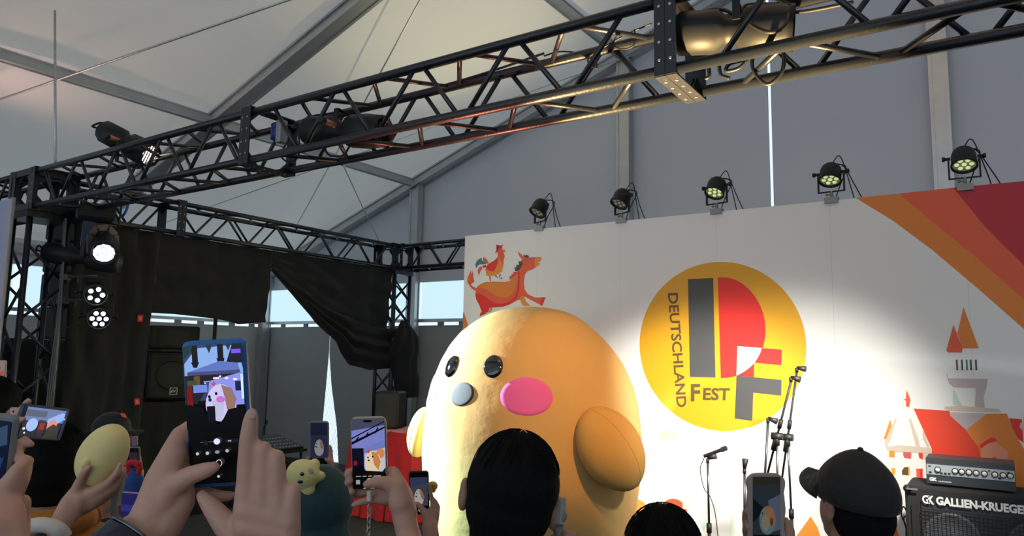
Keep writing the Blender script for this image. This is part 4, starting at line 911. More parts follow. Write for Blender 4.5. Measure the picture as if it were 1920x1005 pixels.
for i in (-1, 1):
    for j in (.03, .22): q.tube([(xh+i*aw*.43, yh+j, z1+.0005), (xh+i*aw*.43, yh+j, zb)], .012, 10)
q.build('rubber_feet', M_RUB, t)
q = MB(); q.tube(curve_pts([onY(1699, 1005, 5.6), onY(1698, 985, 5.6), onY(1690, 965, 5.6), onY(1694, 950, 5.6), onY(1701, 965, 5.6), onY(1699, 990, 5.6), V((-.36, 5.6, SZ+.01))]), .005, 6); tag(q.build('loose_cable', M_RUB), 'black cable looping beside the left side of the bass cabinet', 'cable')
# ================================================================ people
M_SKIN = mat('skin', (.53, .30, .225), .5, spec=.35, sss=.12, bump=.10, bscale=120, var=.07, vscale=25)
M_SKIN2 = mat('skin_darker', (.42, .23, .17), .5, spec=.35, sss=.12, bump=.10, bscale=120, var=.07, vscale=25)
M_NAIL = mat('finger_nail', (.56, .34, .27), .35)
M_HAIR = mat('black_hair', (.006, .006, .006), .75, spec=.12, bump=.6, bscale=60, stretch=(9, 9, 1))
M_HAIRB = mat('dark_brown_hair', (.013, .008, .006), .7, spec=.15, bump=.6, bscale=60, stretch=(9, 9, 1))
def cloth_mat(name, col): return mat(name, col, .85, sheen=.15, bump=.5, bscale=35)
C_BLACK = cloth_mat('black_jacket', (.014, .014, .016)); C_TEAL = cloth_mat('dark_teal_cloth', (.014, .052, .060)); C_NAVY = cloth_mat('navy_cloth', (.012, .018, .045))
C_GREY = cloth_mat('grey_cloth', (.10, .10, .105)); C_ORG = cloth_mat('orange_cloth', (.42, .15, .012)); C_WHT = cloth_mat('cream_fleece', (.62, .55, .50)); C_DEN = cloth_mat('dark_denim', (.02, .025, .05)); C_BRN = cloth_mat('dark_brown_cloth', (.035, .018, .012))
def chain(mb, pts, seg=14):
    """tapered limb with round joints: pts = [(point, radius), ...]"""
    pts = [(V(p), r) for p, r in pts]
    for p, r in pts: mb.ell(p, r, None, seg, max(6, seg//2))
    for (a, ra), (b, rb) in zip(pts, pts[1:]):
        if (b-a).length > 1e-4: mb.tube([a, b], [ra, rb], seg)
def remesh(o, vox, smooth=3):
    m = o.modifiers.new('skin', 'REMESH'); m.mode = 'VOXEL'; m.voxel_size = vox; m.use_smooth_shade = True
    if smooth: s = o.modifiers.new('soft', 'SMOOTH'); s.factor = .5; s.iterations = smooth
    return o
def pc(px, py, t, rpx): return (at(px, py, t), rpx*t/F_PX)
def basis(az, pitch=0, roll=0):
    f = V((sin(az)*cos(pitch), cos(az)*cos(pitch), sin(pitch))); r = V((cos(az), -sin(az), 0)); u = r.cross(f)
    r2 = r*cos(roll)-u*sin(roll); u2 = u*cos(roll)+r*sin(roll); return r2, f, u2
def person(label, hc, az, arms=(), top=C_BLACK, legs=C_DEN, hair='short', hairm=M_HAIR, skin=M_SKIN, vox=.006, pitch=0, roll=0, sc=1.0, sleeve=.9, nails=(), seated=0, shoulder_drop=.25, extra=None, bodyaz=None, ear=0, strands=True):
    hc = V(hc); r, f, u = basis(az, pitch, roll); L = lambda x, y, z: hc+(r*x+f*y+u*z)*sc
    br, bf, _ = basis(bodyaz if bodyaz is not None else az); B = lambda x, y, z: V((hc.x, hc.y, 0))+br*x*sc+bf*y*sc+V((0, 0, z))
    sh = hc.z-shoulder_drop*sc; hip = sh*.60 if sh > 1.1 else sh*.56
    root = thing('person', label, 'person', (hc.x, hc.y, 0)); q = MB()
    q.ell((0, 0, 0), 1, Mx(((r.x*.074*sc, f.x*.094*sc, u.x*.088*sc, L(0, -.012, .03).x), (r.y*.074*sc, f.y*.094*sc, u.y*.088*sc, L(0, -.012, .03).y), (r.z*.074*sc, f.z*.094*sc, u.z*.088*sc, L(0, -.012, .03).z), (0, 0, 0, 1))), 24, 16)
    def EL(mb, c, rad, seg=20):
        c = L(*c); mb.ell((0, 0, 0), 1, Mx(((r.x*rad[0]*sc, f.x*rad[1]*sc, u.x*rad[2]*sc, c.x), (r.y*rad[0]*sc, f.y*rad[1]*sc, u.y*rad[2]*sc, c.y), (r.z*rad[0]*sc, f.z*rad[1]*sc, u.z*rad[2]*sc, c.z), (0, 0, 0, 1))), seg, seg*2//3)
    EL(q, (0, .022, -.028), (.060, .066, .078)); EL(q, (0, .034, -.078), (.042, .044, .034))
    chain(q, [(L(0, .080, .004), .008*sc), (L(0, .100, -.034), .013*sc)]); chain(q, [(L(-.03, .074, .014), .011*sc), (L(.03, .074, .014), .011*sc)])
    chain(q, [(L(-.02, .080, -.063), .007*sc), (L(0, .086, -.061), .008*sc), (L(.02, .080, -.063), .007*sc)])
    for s in (-1, 1): EL(q, (s*(.077+ear), -.010, -.012), (.009+ear*.3, .019, .033), 14); EL(q, (s*(.081+ear), -.014, .006), (.008, .016, .016), 12)
    nb = B(0, -.03, sh+.075*sc); chain(q, [(L(0, -.015, -.06), .056*sc), (nb, .058*sc), (B(0, -.02, sh+.02), .075*sc)])
    chain(q, [(B(-.13, -.02, sh-.01), .045*sc), (B(.13, -.02, sh-.01), .045*sc)]); chain(q, [(B(0, -.01, sh-.12), .10*sc), (B(0, 0, (sh+hip)/2), .09*sc), (B(0, 0, hip), .10*sc)])
    for s in (-1, 1): chain(q, [(B(s*.09, 0, hip-.03), .075*sc), (B(s*.10, .02, hip*.52), .050*sc), (B(s*.11, -.01, .09), .036*sc)]); chain(q, [(B(s*.11, -.02, .06), .036*sc), (B(s*.12, .12, .045), .028*sc)])
    for a in arms:
        s = a['side']; S = B(s*.175, -.01, sh-.03); E = V(a['elbow']); Wp = V(a['wrist']); k = a.get('k', 1.0)
        chain(q, [(S, .048*sc), ((S+E)/2, .043*sc), (E, .036*sc), (E+(Wp-E)*.4, .038*sc*k), (Wp, a.get('wr', .026*sc))])
        for c in a['hand']: chain(q, c)
    body = remesh(q.build('body', skin, root), vox, 3 if vox > .004 else 9)
    for p, n_, s in nails:
        m = MB(); m.ell((0, 0, 0), (s, s*1.3, s*.12), frame(p, n_), 14, 8); m.build('nail', M_NAIL, root)
    # eyes
    for s in (-1, 1):
        m = MB(); EL(m, (s*.030, .076, -.006), (.011, .008, .007), 12); m.build('eye', M_WHITE, root); m = MB(); EL(m, (s*.030, .0825, -.006), (.005, .003, .005), 10); m.build('iris', M_EYE, root)
    # clothes
    q = MB(); e = 1.0
    chain(q, [(B(-.165, -.015, sh-.035), .066*sc), (B(0, -.03, sh+.0), .085*sc), (B(.165, -.015, sh-.035), .066*sc)])
    for z, w, d in ((sh-.10, .16, .115), (sh-.22, .15, .12), (sh-.34, .14, .115), (hip+.02, .15, .12), (hip-.08, .15, .12)):
        c = B(0, 0, z); q.ell((0, 0, 0), 1, Mx(((br.x*w*1.12*sc, bf.x*d*sc, 0, c.x), (br.y*w*1.12*sc, bf.y*d*sc, 0, c.y), (0, 0, .15, c.z), (0, 0, 0, 1))), 20, 14)
    for a in arms:
        s = a['side']; S = B(s*.175, -.01, sh-.03); E = V(a['elbow']); Wp = V(a['wrist']); sl = a.get('sleeve', sleeve)
        pts = [(S, .066*sc), ((S+E)/2, .058*sc), (E, .052*sc)]
        if sl > 0: pts += [(E+(Wp-E)*sl*.5, .050*sc), (E+(Wp-E)*sl, .044*sc)]
        chain(q, pts)
    if not arms or len(arms) < 2:
        for s in (-1, 1):
            if any(a['side'] == s for a in arms): continue
            chain(q, [(B(s*.185, -.01, sh-.04), .064*sc), (B(s*.22, -.03, sh-.30), .052*sc), (B(s*.20, .06, sh-.52), .045*sc)])
    remesh(q.build('jacket', top, root), .011, 4)
    q = MB()
    for s in (-1, 1): chain(q, [(B(s*.085, 0, hip-.02), .10*sc), (B(s*.10, .02, hip*.52), .075*sc), (B(s*.11, -.01, .14), .062*sc)])
    remesh(q.build('trousers', legs, root), .012, 3)
    for s in (-1, 1):
        q = MB(); chain(q, [(B(s*.11, -.03, .052), .052*sc), (B(s*.12, .13, .045), .042*sc)]); remesh(q.build('shoe', M_BLACK, root), .010, 2)
    if hair:
        q = MB(); EL(q, (0, -.020, .036), (.084, .102, .090), 28)
        if hair == 'bowl': EL(q, (0, -.030, .028), (.089, .094, .088), 28); EL(q, (0, -.035, -.015), (.083, .082, .080)); EL(q, (0, -.045, -.065), (.066, .052, .058)); EL(q, (0, .045, .055), (.068, .050, .046))
        else: EL(q, (0, -.045, -.02), (.078, .068, .075)); EL(q, (0, .03, .06), (.068, .055, .045))
        if hair == 'long': EL(q, (0, -.06, -.10), (.085, .055, .12)); EL(q, (.0, -.065, -.19), (.08, .045, .11))
        remesh(q.build('hair', hairm, root), .005, 3)
        rs = random.Random(int(abs(hc.x*1000))); q = MB()
        for i in range((170 if vox < .0062 else 60) if strands else 0):
            a = rs.uniform(0, 2*pi); t0 = rs.uniform(.05, .9); ln = rs.uniform(.35, .8); pts = []
            for k in range(5):
                th = t0+ln*k/4; rr = 1.012+.012*rs.random()+(.015*k/4 if rs.random() < .1 else 0)
                y = -.020+.102*rr*sin(th)*sin(a); x = .085*rr*sin(th)*cos(a); z = .036+.092*rr*cos(th)
                if y > .05 and z < .035: break
                pts.append(L(x, y, z))
            if len(pts) > 2: q.tube(pts, [.0011]*(len(pts)-1)+[.0004], 4)
        if strands: q.build('hair_strands', hairm, root)
    if extra: extra(root, L, B, EL, r, f, u, sh)
    return root
# ---------------------------------------------------------------- phones
def emis(col, st=1.0):
    n = 'screen_%02x%02x%02x_%d' % (int(col[0]*255), int(col[1]*255), int(col[2]*255), int(st*10)); return mat(n, tuple(c*.1 for c in col), .2, emit=tuple(c**2.2 for c in col), es=st)
def phone(label, TL, TR, BL, case, cm=.078, inset=.05, screen=(), thick=.011, rad=.10, insety=None, name='smartphone', wavy=0, back=False, glow=1.0):
    """TL, TR, BL = (px, py, t) corners of the phone body"""
    a, b, c = at(*TL), at(*TR), at(*BL); ex = b-a; ey = c-a; w = ex.length; h = ey.length; X1 = ex.normalized(); Y1 = (ey-X1*ey.dot(X1)).normalized(); N = X1.cross(Y1)  # away from viewer
    if N.dot(a-EYE) < 0: N = -N
    root = thing(name, label, 'phone', a+ex/2+ey/2); M = Mx(((X1.x, -Y1.x, -N.x, 0), (X1.y, -Y1.y, -N.y, 0), (X1.z, -Y1.z, -N.z, 0), (0, 0, 0, 1))); M.translation = a+ex/2+ey/2
    q = MB(); r_ = rad*w if w < h else rad*h
    if wavy:
        pts = []
        for i in range(120):
            t = 2*pi*i/120; x = abs(cos(t))**.42*(1 if cos(t) > 0 else -1)*w/2; y = abs(sin(t))**.25*(1 if sin(t) > 0 else -1)*h/2
            pts.append((x+(wavy*cos(y/h*2*pi*2.5)*(1 if x > 0 else -1) if abs(y) < h*.45 else 0), y))
        n_ = len(pts); q.prism([M @ V((x, y, -thick)) for x, y in pts], M.to_3x3() @ V((0, 0, thick)), 0)
    else: q.box((0, 0, -thick/2), (w, h, thick), 0, M, r_)
    q.build('case', case, root)
    iy = insety if insety is not None else inset*w; ix = inset*w
    q = MB(); q.box((0, 0, .0004), (w-2*ix, h-2*iy, .0012), 0, M, max(.001, r_*.7)); sg = q.build('glass', mat('phone_glass', (.004, .004, .006), .08, coat=.5), root)
    if not back and screen:
        q = MB(); ms = []; W2, H2 = w-2*ix, h-2*iy
        for i, s in enumerate(screen):
            pts, col = s[0], s[1]; st = (s[2] if len(s) > 2 else 1.0)*glow; m = emis(col, st)
            if m not in ms: ms.append(m)
            q.add([M @ V(((x-.5)*W2, (.5-y)*H2, .0013+.00008*i)) for x, y in pts], [list(range(len(pts)))], ms.index(m))
        q.build('screen_picture', ms, sg)
    if back:
        q = MB(); q.box((-w*.2, h*.34, .003), (w*.42, w*.42, .004), 0, M, w*.1); q.build('camera_block', M_PLAST, root)
    return root, M, w, h
def rect(x0, y0, x1, y1): return [(x0, y0), (x1, y0), (x1, y1), (x0, y1)]
def oval(cx, cy, rx, ry, n=20): return [(cx+rx*cos(2*pi*i/n), cy+ry*sin(2*pi*i/n)) for i in range(n)]
def egg(cx, cy, rx, ry, n=24): return [(cx+rx*cos(2*pi*i/n)*(1+.12*sin(2*pi*i/n)), cy+ry*sin(2*pi*i/n)) for i in range(n)]
M_CBLUE = mat('blue_phone_case', (.006, .13, .40), .3, coat=.4); M_CBLK = mat('black_phone_case', (.012, .012, .015), .4); M_CGRY = mat('grey_phone_case', (.20, .20, .22), .5); M_CGOLD = mat('pale_gold_frame', (.55, .45, .38), .3, .6); M_CBEI = mat('beige_soft_case', (.34, .28, .25), .6); M_CNAV = mat('navy_phone_case', (.01, .03, .09), .4)
# ---- A: the big blue phone, two hands
t0 = .83; sky = (.55, .70, .95); lav = (.66, .70, .98); dk = (.03, .03, .05); wht = (.92, .95, 1)
SCR = [(rect(0, 0, 1, 1), (.015, .015, .02), 1), (rect(0, 0, 1, .40), (.22, .24, .42)), ([(0, .13), (.22, .02), (.9, .01), (1, .18), (1, .26), (0, .27)], sky, 1.0), (rect(.14, 0, .24, .13), dk), (rect(.58, 0, .68, .12), dk), ([(.12, .12), (.26, .12), (.22, .16), (.16, .16)], dk), ([(.56, .10), (.70, .10), (.66, .16), (.60, .16)], dk), ([(0, 0), (.16, 0), (.13, .05), (0, .09)], (.10, .20, .20)), ([(.38, 0), (.50, 0), (.44, .06)], (.10, .2, .2)), ([(.72, 0), (.82, 0), (.77, .05)], (.1, .2, .2)), ([(.84, 0), (1, 0), (1, .14), (.72, .14)], (.10, .06, .14)), (rect(.82, .04, .98, .07), (.45, .30, .95), 1.2),
       ([(.05, .19), (.62, .12), (.92, .14), (.95, .19)], (.38, .46, .78)), ([(.05, .19), (.95, .19), (.97, .24), (.05, .22)], (.28, .30, .48)), (rect(0, .215, 1, .26), (.13, .10, .14)), ([(.0, .24), (.30, .23), (.36, .32), (.2, .42), (0, .42)], (.12, .12, .16)), (rect(.16, .22, .26, .29), (.42, .30, .14)), (rect(.04, .25, .2, .29), (.24, .30, .22)), (rect(.14, .285, .38, .34), (.45, .55, .92)),
       ([(.42, .26), (.95, .21), (1, .22), (1, .44), (.36, .44)], (.56, .58, .95)), (rect(.86, .27, .97, .34), (.10, .12, .3)), (rect(.96, .22, 1, .40), (.80, .88, 1), 1.2), ([(.03, .30), (.12, .28), (.13, .44), (.03, .44)], (.45, .08, .06)),
       (egg(.60, .42, .26, .135), (.83, .80, .98), 1.0), ([(.44, .40), (.66, .40), (.63, .52), (.56, .555), (.50, .52)], (.80, .80, .95), .9), ([(.62, .29), (.80, .32), (.87, .40), (.83, .47), (.70, .47), (.67, .38)], (.66, .50, .46), .8), (oval(.41, .372, .025, .012), dk), (oval(.53, .352, .022, .012), dk), (oval(.42, .395, .028, .013), (.12, .12, .25)), (oval(.60, .395, .075, .024), (.80, .45, .85)), ([(.46, .285), (.50, .26), (.54, .28), (.50, .30)], (.75, .35, .4)),
       ([(0, .42), (.3, .44), (.34, .50), (.44, .52), (.55, .575), (.64, .53), (.72, .47), (.86, .46), (1, .46), (1, .60), (0, .60)], (.02, .02, .03)), (rect(.36, .44, .50, .56), (.05, .05, .10)), ([(.34, .27), (.37, .27), (.37, .275), (.34, .275)], wht, 2), (rect(.60, .225, .63, .235), wht, 2), (rect(.70, .24, .75, .25), wht, 2), (rect(.84, .25, .90, .26), wht, 2), (rect(.50, .235, .60, .245), wht, 1.6),
       (oval(.50, .695, .055, .022), (.85, .90, 1), 1.1), (rect(.22, .694, .44, .696), (.5, .5, .55)), (oval(.31, .70, .045, .018), (.10, .10, .13)), (oval(.77, .695, .14, .018), (.09, .09, .11)), (rect(.69, .69, .75, .70), (.6, .6, .65)), (oval(.16, .775, .028, .011), (.75, .78, .8)), (oval(.33, .775, .03, .012), (.75, .78, .8)), (oval(.50, .77, .04, .012), (.55, .58, .6)), (oval(.67, .765, .03, .012), (.7, .73, .75)), (oval(.52, .85, .052, .026), (.85, .87, .9), 1), (oval(.52, .85, .042, .021), (.05, .05, .07), 1), (oval(.50, .945, .022, .009), (.85, .85, .9))]
phone('large phone in a bright blue case held up in two hands', (346, 641, t0), (466, 634, t0), (347, 917, t0), M_CBLUE, inset=.045, insety=.005, screen=SCR, thick=.012, glow=.9)
tL = .80; tr = .785
rh = [[pc(463, 912, tr, 20), pc(463, 868, tr, 18), pc(466, 822, tr, 17), pc(470, 788, tr, 14.5), pc(471.5, 776, tr, 11.5)],
      [pc(492, 915, tr, 20), pc(494, 841, tr, 15), pc(492, 862, tr+.028, 13), pc(482, 890, tr+.032, 12)],
      [pc(520, 930, tr, 20), pc(519, 857, tr, 15), pc(515, 880, tr+.028, 13), pc(500, 905, tr+.034, 12)],
      [pc(545, 955, tr, 19), pc(551, 916, tr, 13.5), pc(545, 932, tr+.026, 12), pc(530, 955, tr+.03, 11)],
      [pc(463, 912, tr, 21), pc(462, 970, tr, 26), pc(485, 1070, tr, 30)], [pc(492, 915, tr, 21), pc(495, 985, tr, 27), pc(495, 1070, tr, 30)], [pc(520, 930, tr, 21), pc(522, 985, tr, 27), pc(510, 1070, tr, 30)], [pc(545, 950, tr, 19), pc(540, 1000, tr, 24), pc(520, 1075, tr, 28)],
      [pc(464, 932, tr-.001, 20), pc(540, 958, tr-.001, 19)], [pc(462, 955, tr-.002, 25), pc(540, 978, tr-.002, 23)], [pc(464, 985, tr-.002, 28), pc(536, 1000, tr-.002, 26)], [pc(474, 1020, tr-.002, 30), pc(528, 1030, tr-.002, 29)], [pc(462, 905, tr+.002, 18), pc(492, 908, tr+.002, 17), pc(520, 922, tr+.002, 17), pc(544, 945, tr+.002, 16)],
      [pc(379, 930, tr+.015, 12), pc(396, 950, tr+.010, 18), pc(424, 985, tr+.005, 24), pc(470, 1040, tr, 28)]]
lh = [[pc(402, 876, tL-.01, 11.5), pc(388, 881, tL-.01, 15.5), pc(358, 891, tL-.004, 18), pc(322, 912, tL, 24), pc(300, 950, tL, 32)],
      [pc(338, 815, t0+.03, 17), pc(325, 850, tL+.02, 24), pc(305, 900, tL+.01, 32), pc(290, 950, tL, 36), pc(272, 1000, tL-.005, 42)],
      [pc(352, 850, t0+.035, 17), pc(335, 900, tL+.02, 26), pc(335, 940, tL+.01, 30), pc(305, 985, tL, 36)],
      [pc(338, 815, t0+.03, 16), pc(372, 790, t0+.036, 13), pc(430, 800, t0+.036, 12), pc(446, 803, t0+.036, 10)], [pc(345, 845, t0+.03, 16), pc(385, 830, t0+.036, 13), pc(440, 840, t0+.036, 12)], [pc(350, 880, t0+.03, 16), pc(390, 868, t0+.036, 13), pc(438, 880, t0+.036, 12)],
      [pc(352, 905, t0+.02, 15), pc(385, 925, t0+.01, 12), pc(420, 931, t0+.005, 11), pc(433, 930, t0+.004, 9.5)]]
hA = V((-.46, .10, 1.44))
elR = at(600, 1330, .62); elL = at(60, 1330, .60)
def exA(root, L, B, EL, r, f, u, sh):
    a = at(272, 1003, tL-.005); b = at(150, 1130, .74); d = (b-a).normalized(); q = MB(); q.tube([a+d*.012, a+d*.05, b], [.040, .043, .048], 20); q.build('knit_cuff', C_NAVY, root)
    q = MB(); M = frame(a+d*.006, d); q.lathe([(.036, 0), (.0395, .001), (.0395, .004), (.036, .005)], M, 28); q.build('metal_bangle', mat('dark_steel', (.12, .13, .16), .25, .9), root)
person('person holding the blue phone with both hands, only hands and forearms in view', hA, -.62, [dict(side=1, elbow=elR, wrist=at(497, 1085, tr), wr=.030, hand=rh, sleeve=.75), dict(side=-1, elbow=elL, wrist=at(262, 1012, tL), wr=.031, hand=lh, sleeve=.7)], top=C_NAVY, vox=.0024, extra=exA,
       nails=[(at(472, 776, tr-.0058), -ray(472, 776), .0048)])
# ---- B: bowl haired man in front of the plush
hB = at(957, 930, 1.40)
def exB(root, L, B, EL, r, f, u, sh):
    q = MB(); q.prism([L(-.10, .02, -.165), L(-.125, .01, -.10), L(-.105, .0, -.118), L(-.085, -.02, -.125), L(-.075, -.05, -.165)], f*.006); q.prism([L(.10, .02, -.16), L(.12, .01, -.12), L(.085, -.03, -.125), L(.075, -.05, -.165)], f*.006); q.build('collar', C_BLACK, root)
wB = at(1078, 1050, 1.30)
gimb = [[pc(1058, 1040, 1.36, 12), pc(1063, 1003, 1.37, 9), pc(1050, 996, 1.39, 7.5)], [pc(1072, 1035, 1.36, 12), pc(1075, 1005, 1.37, 9), pc(1060, 1000, 1.39, 7)], [pc(1045, 1030, 1.36, 10), pc(1036, 1010, 1.38, 8)], [pc(1058, 1040, 1.36, 17), pc(1075, 1055, 1.30, 20)]]
person('man with black bowl-cut hair seen from behind in front of the giant plush', hB, -.60, [dict(side=1, elbow=hB+V((.30, .12, -.48)), wrist=wB, wr=.027, hand=gimb, sleeve=.8)], hair='bowl', vox=.0045, roll=R(10), ear=.010, skin=M_SKIN2, extra=exB)
q = MB(); t = thing('handheld_camera', 'small grey gimbal camera held up beside the bowl-cut man\'s right ear', 'camera', at(1047, 975, 1.38)); M = frame(at(1044, 1030, 1.385), at(1046, 940, 1.385)-at(1044, 1030, 1.385), (0, 1, 0))
q.tube([at(1049, 1035, 1.385), at(1047, 985, 1.385)], .010, 12); q.build('grip', M_CGRY, t); q = MB(); q.box(at(1043, 956, 1.385), (.030, .022, .045), 0); q.build('camera_head', mat('pale_grey_plastic', (.42, .42, .38), .5), t)
q = MB(); Mq = frame(at(1053, 968, 1.375), -ray(1053, 968)); q.lathe([(.0105, -.02), (.0105, 0), (.0085, .002), (0, .002)], Mq, 20); q.build('motor_knob', mat('grey_plastic', (.20, .20, .19), .5), t)
# ---- C: cap wearer with the wavy-cased phone
hC = at(1598, 944, 1.85)
def cap_fn(mcap, dot=None, peak=.0, brim=.075, size=1.0, brimdrop=.0, lift=.0):
    def ex(root, L, B, EL, r, f, u, sh):
        q = MB(); N_ = 28; rows = []
        for i in range(15):
            th = (pi*.5+.18)*i/14
            for k in range(N_):
                a = 2*pi*k/N_; pk = peak*max(0, cos(th))**6
                q_ = V((.092*size*sin(th)*cos(a), -.014+.112*size*sin(th)*sin(a), .030+(.100*size+pk)*cos(th))); rows.append(L(*q_))
        fs = [(i*N_+k, (i+1)*N_+k, (i+1)*N_+(k+1) % N_, i*N_+(k+1) % N_) for i in range(14) for k in range(N_)]
        q.add(rows, fs, 0, True); c = solid(q.build('cap_crown', mcap, root), .004)
        q = MB(); pts = []
        for k in range(25):
            a = pi*.12+pi*.76*k/24; pts.append((.090*size*cos(a), -.014+.110*size*sin(a), .020+lift))
        out = [(p[0]*1.02, p[1]+brim*sin(pi*(k)/24)**.6, .020+lift-brimdrop-.030*abs(cos(pi*k/24))-.006) for k, p in enumerate(pts)]
        q.grid(lambda uu, vv: L(*(V(pts[min(24, int(uu*24+.5))])*(1-vv)+V(out[min(24, int(uu*24+.5))])*vv)), 24, 6); solid(q.build('cap_brim', mcap, root), .004)
        q = MB(); q.ell(L(0, -.014, .130*size+peak), .008, None, 10, 6); q.build('cap_button', mcap, root)
        if dot: q = MB(); q.ell((0, 0, 0), (.020, .020, .004), frame(L(*dot[0]), (L(*dot[0])-L(0, -.014, .03))), 16, 8); q.build('cap_badge', dot[1], root)
    return ex
person('person in a plain black cap with its brim to the left, beside the bass cabinet', hC, -.85, [], hair='short', vox=.0048, extra=cap_fn(cloth_mat('black_cap', (.013, .012, .011)), peak=.012, brim=.080, brimdrop=.0, lift=.022), skin=M_SKIN2, bodyaz=-.3, pitch=.16, strands=False)
SC2 = [(rect(0, 0, 1, 1), (.13, .16, .18)), (rect(0, 0, 1, .12), (.14, .14, .11)), ([(0, .32), (.25, .42), (.55, .50), (.2, .60), (0, .70)], (.05, .07, .07)), ([(.55, .36), (1, .26), (1, .80), (.7, .84)], (.26, .29, .36)), (oval(.53, .66, .30, .22), (.30, .40, .42), .8), ([(.40, .50), (.55, .44), (.72, .47), (.82, .60), (.80, .72), (.62, .74), (.42, .62)], (.50, .36, .25), .8), (oval(.46, .70, .14, .12), (.45, .43, .36), .8), (oval(.68, .68, .06, .06), (.28, .17, .08)), (oval(.34, .55, .02, .012), dk), (rect(0, .88, 1, 1), (.04, .05, .06))]
phone('phone in a wavy beige case held low before the microphone stands', (1402, 889, 1.62), (1471, 889, 1.62), (1403, 1022, 1.62), M_CBEI, inset=.13, insety=.006, screen=SC2, thick=.012, wavy=.0022, glow=.9)
# ---- D: top of a dark head
wD = at(1466, 1090, 1.60)
hd_ = [[pc(1418, 1010, 1.64, 14), pc(1400, 980, 1.65, 9), pc(1398, 962, 1.635, 8), pc(1402, 957, 1.625, 7)], [pc(1425, 1030, 1.64, 14), pc(1402, 1005, 1.65, 9.5), pc(1399, 992, 1.635, 8.5), pc(1403, 988, 1.625, 7.5)], [pc(1430, 1050, 1.64, 14), pc(1405, 1030, 1.65, 9), pc(1400, 1022, 1.635, 8)], [pc(1474, 975, 1.63, 7), pc(1480, 995, 1.63, 11), pc(1476, 1030, 1.63, 15), pc(1460, 1070, 1.62, 19)],
       [pc(1425, 1005, 1.65, 16), pc(1450, 1080, 1.61, 20)], [pc(1450, 1015, 1.65, 18), pc(1462, 1085, 1.61, 22)]]
person('person whose dark hair top rises at the lower edge, left of the wavy-cased phone', at(1243, 1052, 1.62), -.4, [dict(side=1, elbow=at(1243, 1052, 1.62)+V((.24, .02, -.46)), wrist=wD, wr=.027, hand=hd_, sleeve=.85)], hair='short', vox=.006, skin=M_SKIN2, sc=1.0)
# ---- E: hooded person in dark teal
hF = at(606, 952, 2.20)
def exF(root, L, B, EL, r, f, u, sh):
    q = MB(); EL(q, (0, -.035, .018), (.100, .118, .116), 28); EL(q, (0, -.055, -.09), (.105, .095, .11)); EL(q, (0, -.05, -.17), (.17, .10, .09)); remesh(q.build('hood', C_TEAL, root), .007, 5)
hh = [[pc(572, 985, 2.13, 8), pc(577, 955, 2.11, 5.5), pc(576, 940, 2.10, 5)], [pc(575, 985, 2.13, 8), pc(583, 965, 2.12, 5), pc(581, 950, 2.10, 4.6)], [pc(562, 975, 2.13, 8), pc(558, 945, 2.13, 5)], [pc(575, 990, 2.13, 10), pc(570, 1040, 2.12, 11)]]
person('person in a dark teal hood holding up the small yellow plush toy', hF, -.5, [dict(side=-1, elbow=hF+V((-.20, -.05, -.50)), wrist=at(568, 1050, 2.12), wr=.025, hand=hh, sleeve=.8)], top=C_TEAL, hair=None, vox=.006, extra=exF)
# small yellow plush toy in the hooded person's hand
def toy(name, label, c, sz, tiltv, M_, face=True, ears=True):
    t = thing(name, label, 'plush toy', c); c = V(c); n = (EYE-c).normalized(); rt_ = RT; up_ = (UP*cos(tiltv)+RT*sin(tiltv)); rx = (RT*cos(tiltv)-UP*sin(tiltv))
    def P(x, y, z): return c+rx*x*sz+up_*y*sz+n*z*sz
    q = MB(); M = Mx(((rx.x, up_.x, n.x, c.x), (rx.y, up_.y, n.y, c.y), (rx.z, up_.z, n.z, c.z), (0, 0, 0, 1))) @ Mx.Scale(sz, 4)
    q.ell((0, 0, 0), (.46, .42, .40), M, 28, 18); q.ell((.08, -.36, 0), (.20, .26, .2), M, 20, 12)
    if ears: q.ell((.36, .22, 0), (.14, .17, .15), M, 14, 10); q.ell((.40, -.10, 0), (.20, .15, .15), M, 14, 10)
    remesh(q.build('body', M_, t), max(.002, sz*.03), 4)
    if face:
        for x, y, s_ in ((-.02, .02, .055), (-.32, -.20, .05)): q = MB(); q.ell((x, y, sqrt(max(0, .16-x*x*.75-y*y*.9))), (s_, s_, .03), M, 12, 8); q.build('eye', M_EYE, t)
        q = MB(); q.ell((-.10, -.17, .36), (.08, .05, .03), M, 12, 8); q.build('nose', M_EYE, t); q = MB(); q.ell((.20, .06, .355), (.09, .08, .02), M, 12, 8); q.build('cheek', mat('pale_pink_felt', (.65, .32, .30), .8), t)
    return t
M_YPL = mat('pale_yellow_plush', (.80, .70, .28), .9, sheen=.4, bump=.25, bscale=120); M_YPL2 = mat('pastel_yellow_plush', (.82, .68, .30), .9, sheen=.4, bump=.2, bscale=60, var=.04, vscale=10)
toy('small_plush_toy', 'small pale yellow plush toy with black eyes held up before the teal hood', at(568, 890, 2.08), .108, -.15, M_YPL)
